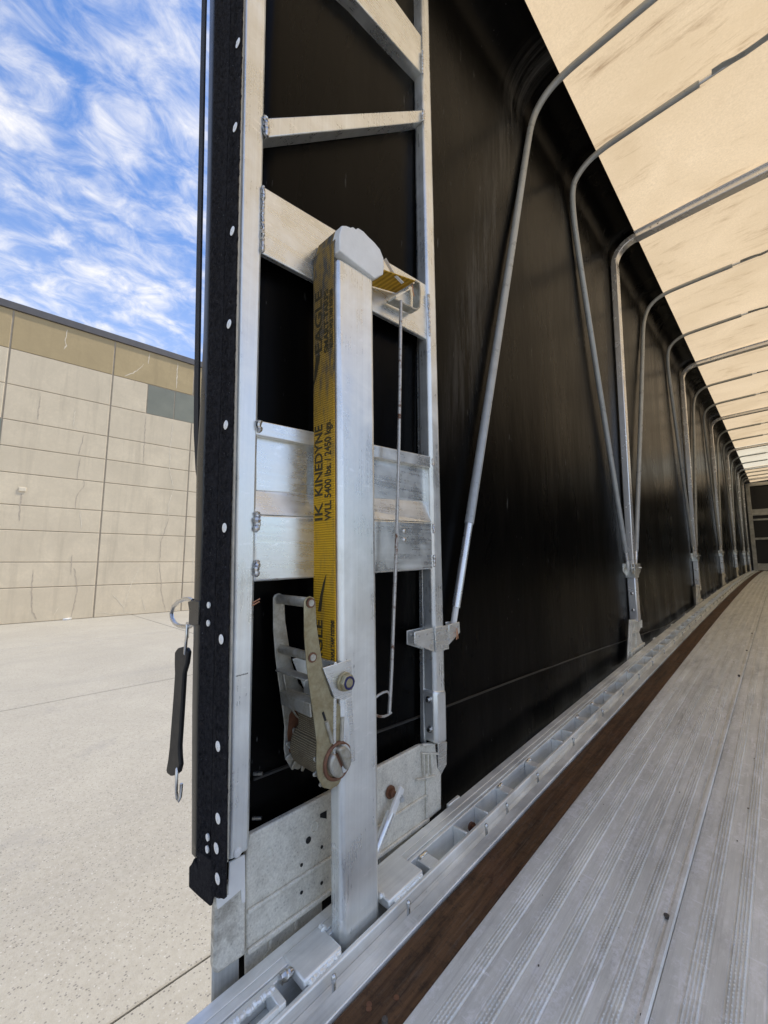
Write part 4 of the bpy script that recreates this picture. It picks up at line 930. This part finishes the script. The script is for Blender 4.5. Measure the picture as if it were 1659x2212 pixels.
def band(name, EA, EB, o, th, mat, wob=.0, nz=0, cols=5):
    NR = 700 if nz else 120; A, Bq = resample(EA, NR, o=o), resample(EB, NR, o=o); rows = []
    for i, (a, b) in enumerate(zip(A, Bq)):
        rows.append([])
        for j in range(cols + 1):
            u = j / cols; ed = 1 - (2 * u - 1) ** 4
            p = lerp(a, b, u) + fn * (th * ed + nz * rng.uniform(-1, 1) * ed)
            if j in (0, cols): p = p + (b - a) / np.linalg.norm(b - a) * wob * (math.sin(i * .9) + rng.uniform(-1.5, 1.5))
            rows[-1].append(p)
    mb = MB().grid(rows); ou = obj(name, mb, mat, flap, normals=False); m = ou.modifiers.new('thick', 'SOLIDIFY'); m.thickness = .003; m.offset = 0; return ou
band('backing', E0, E3, -.006, 0, M['vinyl'])
band('hem', E0, E1, 0.0, .0015, M['vinyl'])
b1 = band('loop_band', E1, E2, .001, .003, M['velcro'], .0006, .0022, 26)
E2b = [(x + 2.2, y) for x, y in E2]
b2 = band('loop_band', E2b, E3, .006, .003, M['velcro'], .0010, .0022, 22)
b1['label'] = 'outer fuzzy band'; b2['label'] = 'inner fuzzy band with the large rivets'
# stitch line on the hem
mb = MB()
for e0, e1, k in ((E0, E1, .82), (E0, E1, .3)):
    A, Bq = resample(e0, 300, o=.002), resample(e1, 300, o=.002)
    for i in range(0, 296, 3): mb.tube([lerp(A[i], Bq[i], k), lerp(A[i + 2], Bq[i + 2], k)], .0007, 4)
stuff(obj('stitching', mb, M['rubber'], flap))
for c in ((514, 93), (508, 275), (502, 499), (495, 700), (488, 918), (485, 1140), (478, 1381), (471, 1612), (471, 1768), (467.5, 1832), (470, 1898)):
    P = FP(c, .0115); obj('rivet', MB().cyl(P, fn, .0076, .0014, 18, 1).cyl(P, fn, .0026, .0022, 8), M['rivet'], flap)
for c in ((452, 1307), (451, 1346), (450, 1808), (449, 1834)):
    P = FP(c, .0065); obj('rivet', MB().cyl(P, fn, .0052, .002, 14).cyl(P, fn, .002, .0026, 8), M['rivet'], flap)
lowp = [FP(p, -.003) for p in ((426, 1850), (455, 1915), (462, 1954), (436, 1932), (421, 1918), (415, 1912), (415.5, 1868), (421, 1862))]
obj('bottom_lug', MB().prism(lowp, fn * .006), M['velcro'], flap, bevel=.002)
obj('bottom_tail', MB().prism([FP(p, .004) for p in ((429, 1835), (486, 1870), (489, 1940), (478, 1936), (464, 1934), (461, 1952), (440, 1935))], fn * .004), M['velcro'], flap, bevel=.0015)
tb_ = [FP(p, .002) for p in (CF(385, 745), CF(480, 722), CF(590, 735), CF(575, 1150), CF(480, 1165), CF(400, 1140), CF(408, 900))]
obj('ring_tab', MB().prism(tb_, fn * .004), M['vinyl'], flap, bevel=.0015)
dr = [(440, 735), (380, 700), (300, 700), (190, 745), (105, 830), (65, 950), (80, 1050), (130, 1130), (210, 1175), (300, 1185), (390, 1180), (450, 1150), (465, 950), (440, 735)]
obj('d_ring', MB().tube([FP(CF(*p), .001) for p in dr], .0040, 10), M['steel'], flap)
# rubber tarp strap with S hooks hanging from the ring
ol = [(190, 612), (162, 650), (160, 760), (163, 860), (147, 1100), (112, 1560), (98, 1680), (80, 1780), (90, 1820), (125, 1843), (165, 1835), (195, 1810), (213, 1740), (205, 1650), (202, 1560), (226, 1200), (246, 860), (275, 760), (289, 650), (270, 612), (235, 600)]
rs = thing('rubber_tarp_strap', 'black rubber tarp strap with steel hooks hanging from the ring on the curtain edge', 'strap', FP(C7(140, 1840)))
obj('rubber_band', MB().prism([FP(C7(*p), -.003) for p in ol], fn * .009), M['rubber'], rs, bevel=.003)
obj('s_hook', MB().tube([FP(C7(*p), o) for p, o in (((222, 660), -.006), ((218, 672), .006), ((228, 560), .008), ((236, 480), .007), ((238, 400), .006), ((240, 380), 0), ((246, 400), -.006), ((240, 520), -.007))], .0029, 8), M['steel'], rs)
obj('s_hook', MB().tube([FP(C7(*p), o) for p, o in (((142, 1800), -.004), ((140, 1790), .006), ((136, 1880), .008), ((134, 2000), .007), ((140, 2070), .006), ((156, 2098), .004), ((172, 2060), .002), ((180, 1990), 0), ((183, 1930), 0))], .0029, 8), M['steel'], rs)
# loose webbing line outside the flap
rp_ = [(441.5, 0), (438, 170), (435, 332), (431, 530), (427.5, 731), (425.5, 860), (425, 930), (429, 1010), (436, 1060)]
rpp = [FP(p, -.012) for p in rp_]; rpp = [rpp[0] + (rpp[0] - rpp[1]) * ((2.6 - rpp[0][2]) / (rpp[0][2] - rpp[1][2]))] + rpp
rope = obj('webbing_line', MB().sweep(rpp, [(-.0105, -.002), (.0105, -.002), (.0105, .002), (-.0105, .002)], fe), M['rope'], None)
tag(rope, 'thin black webbing line hanging against the sky beside the curtain edge', 'webbing')
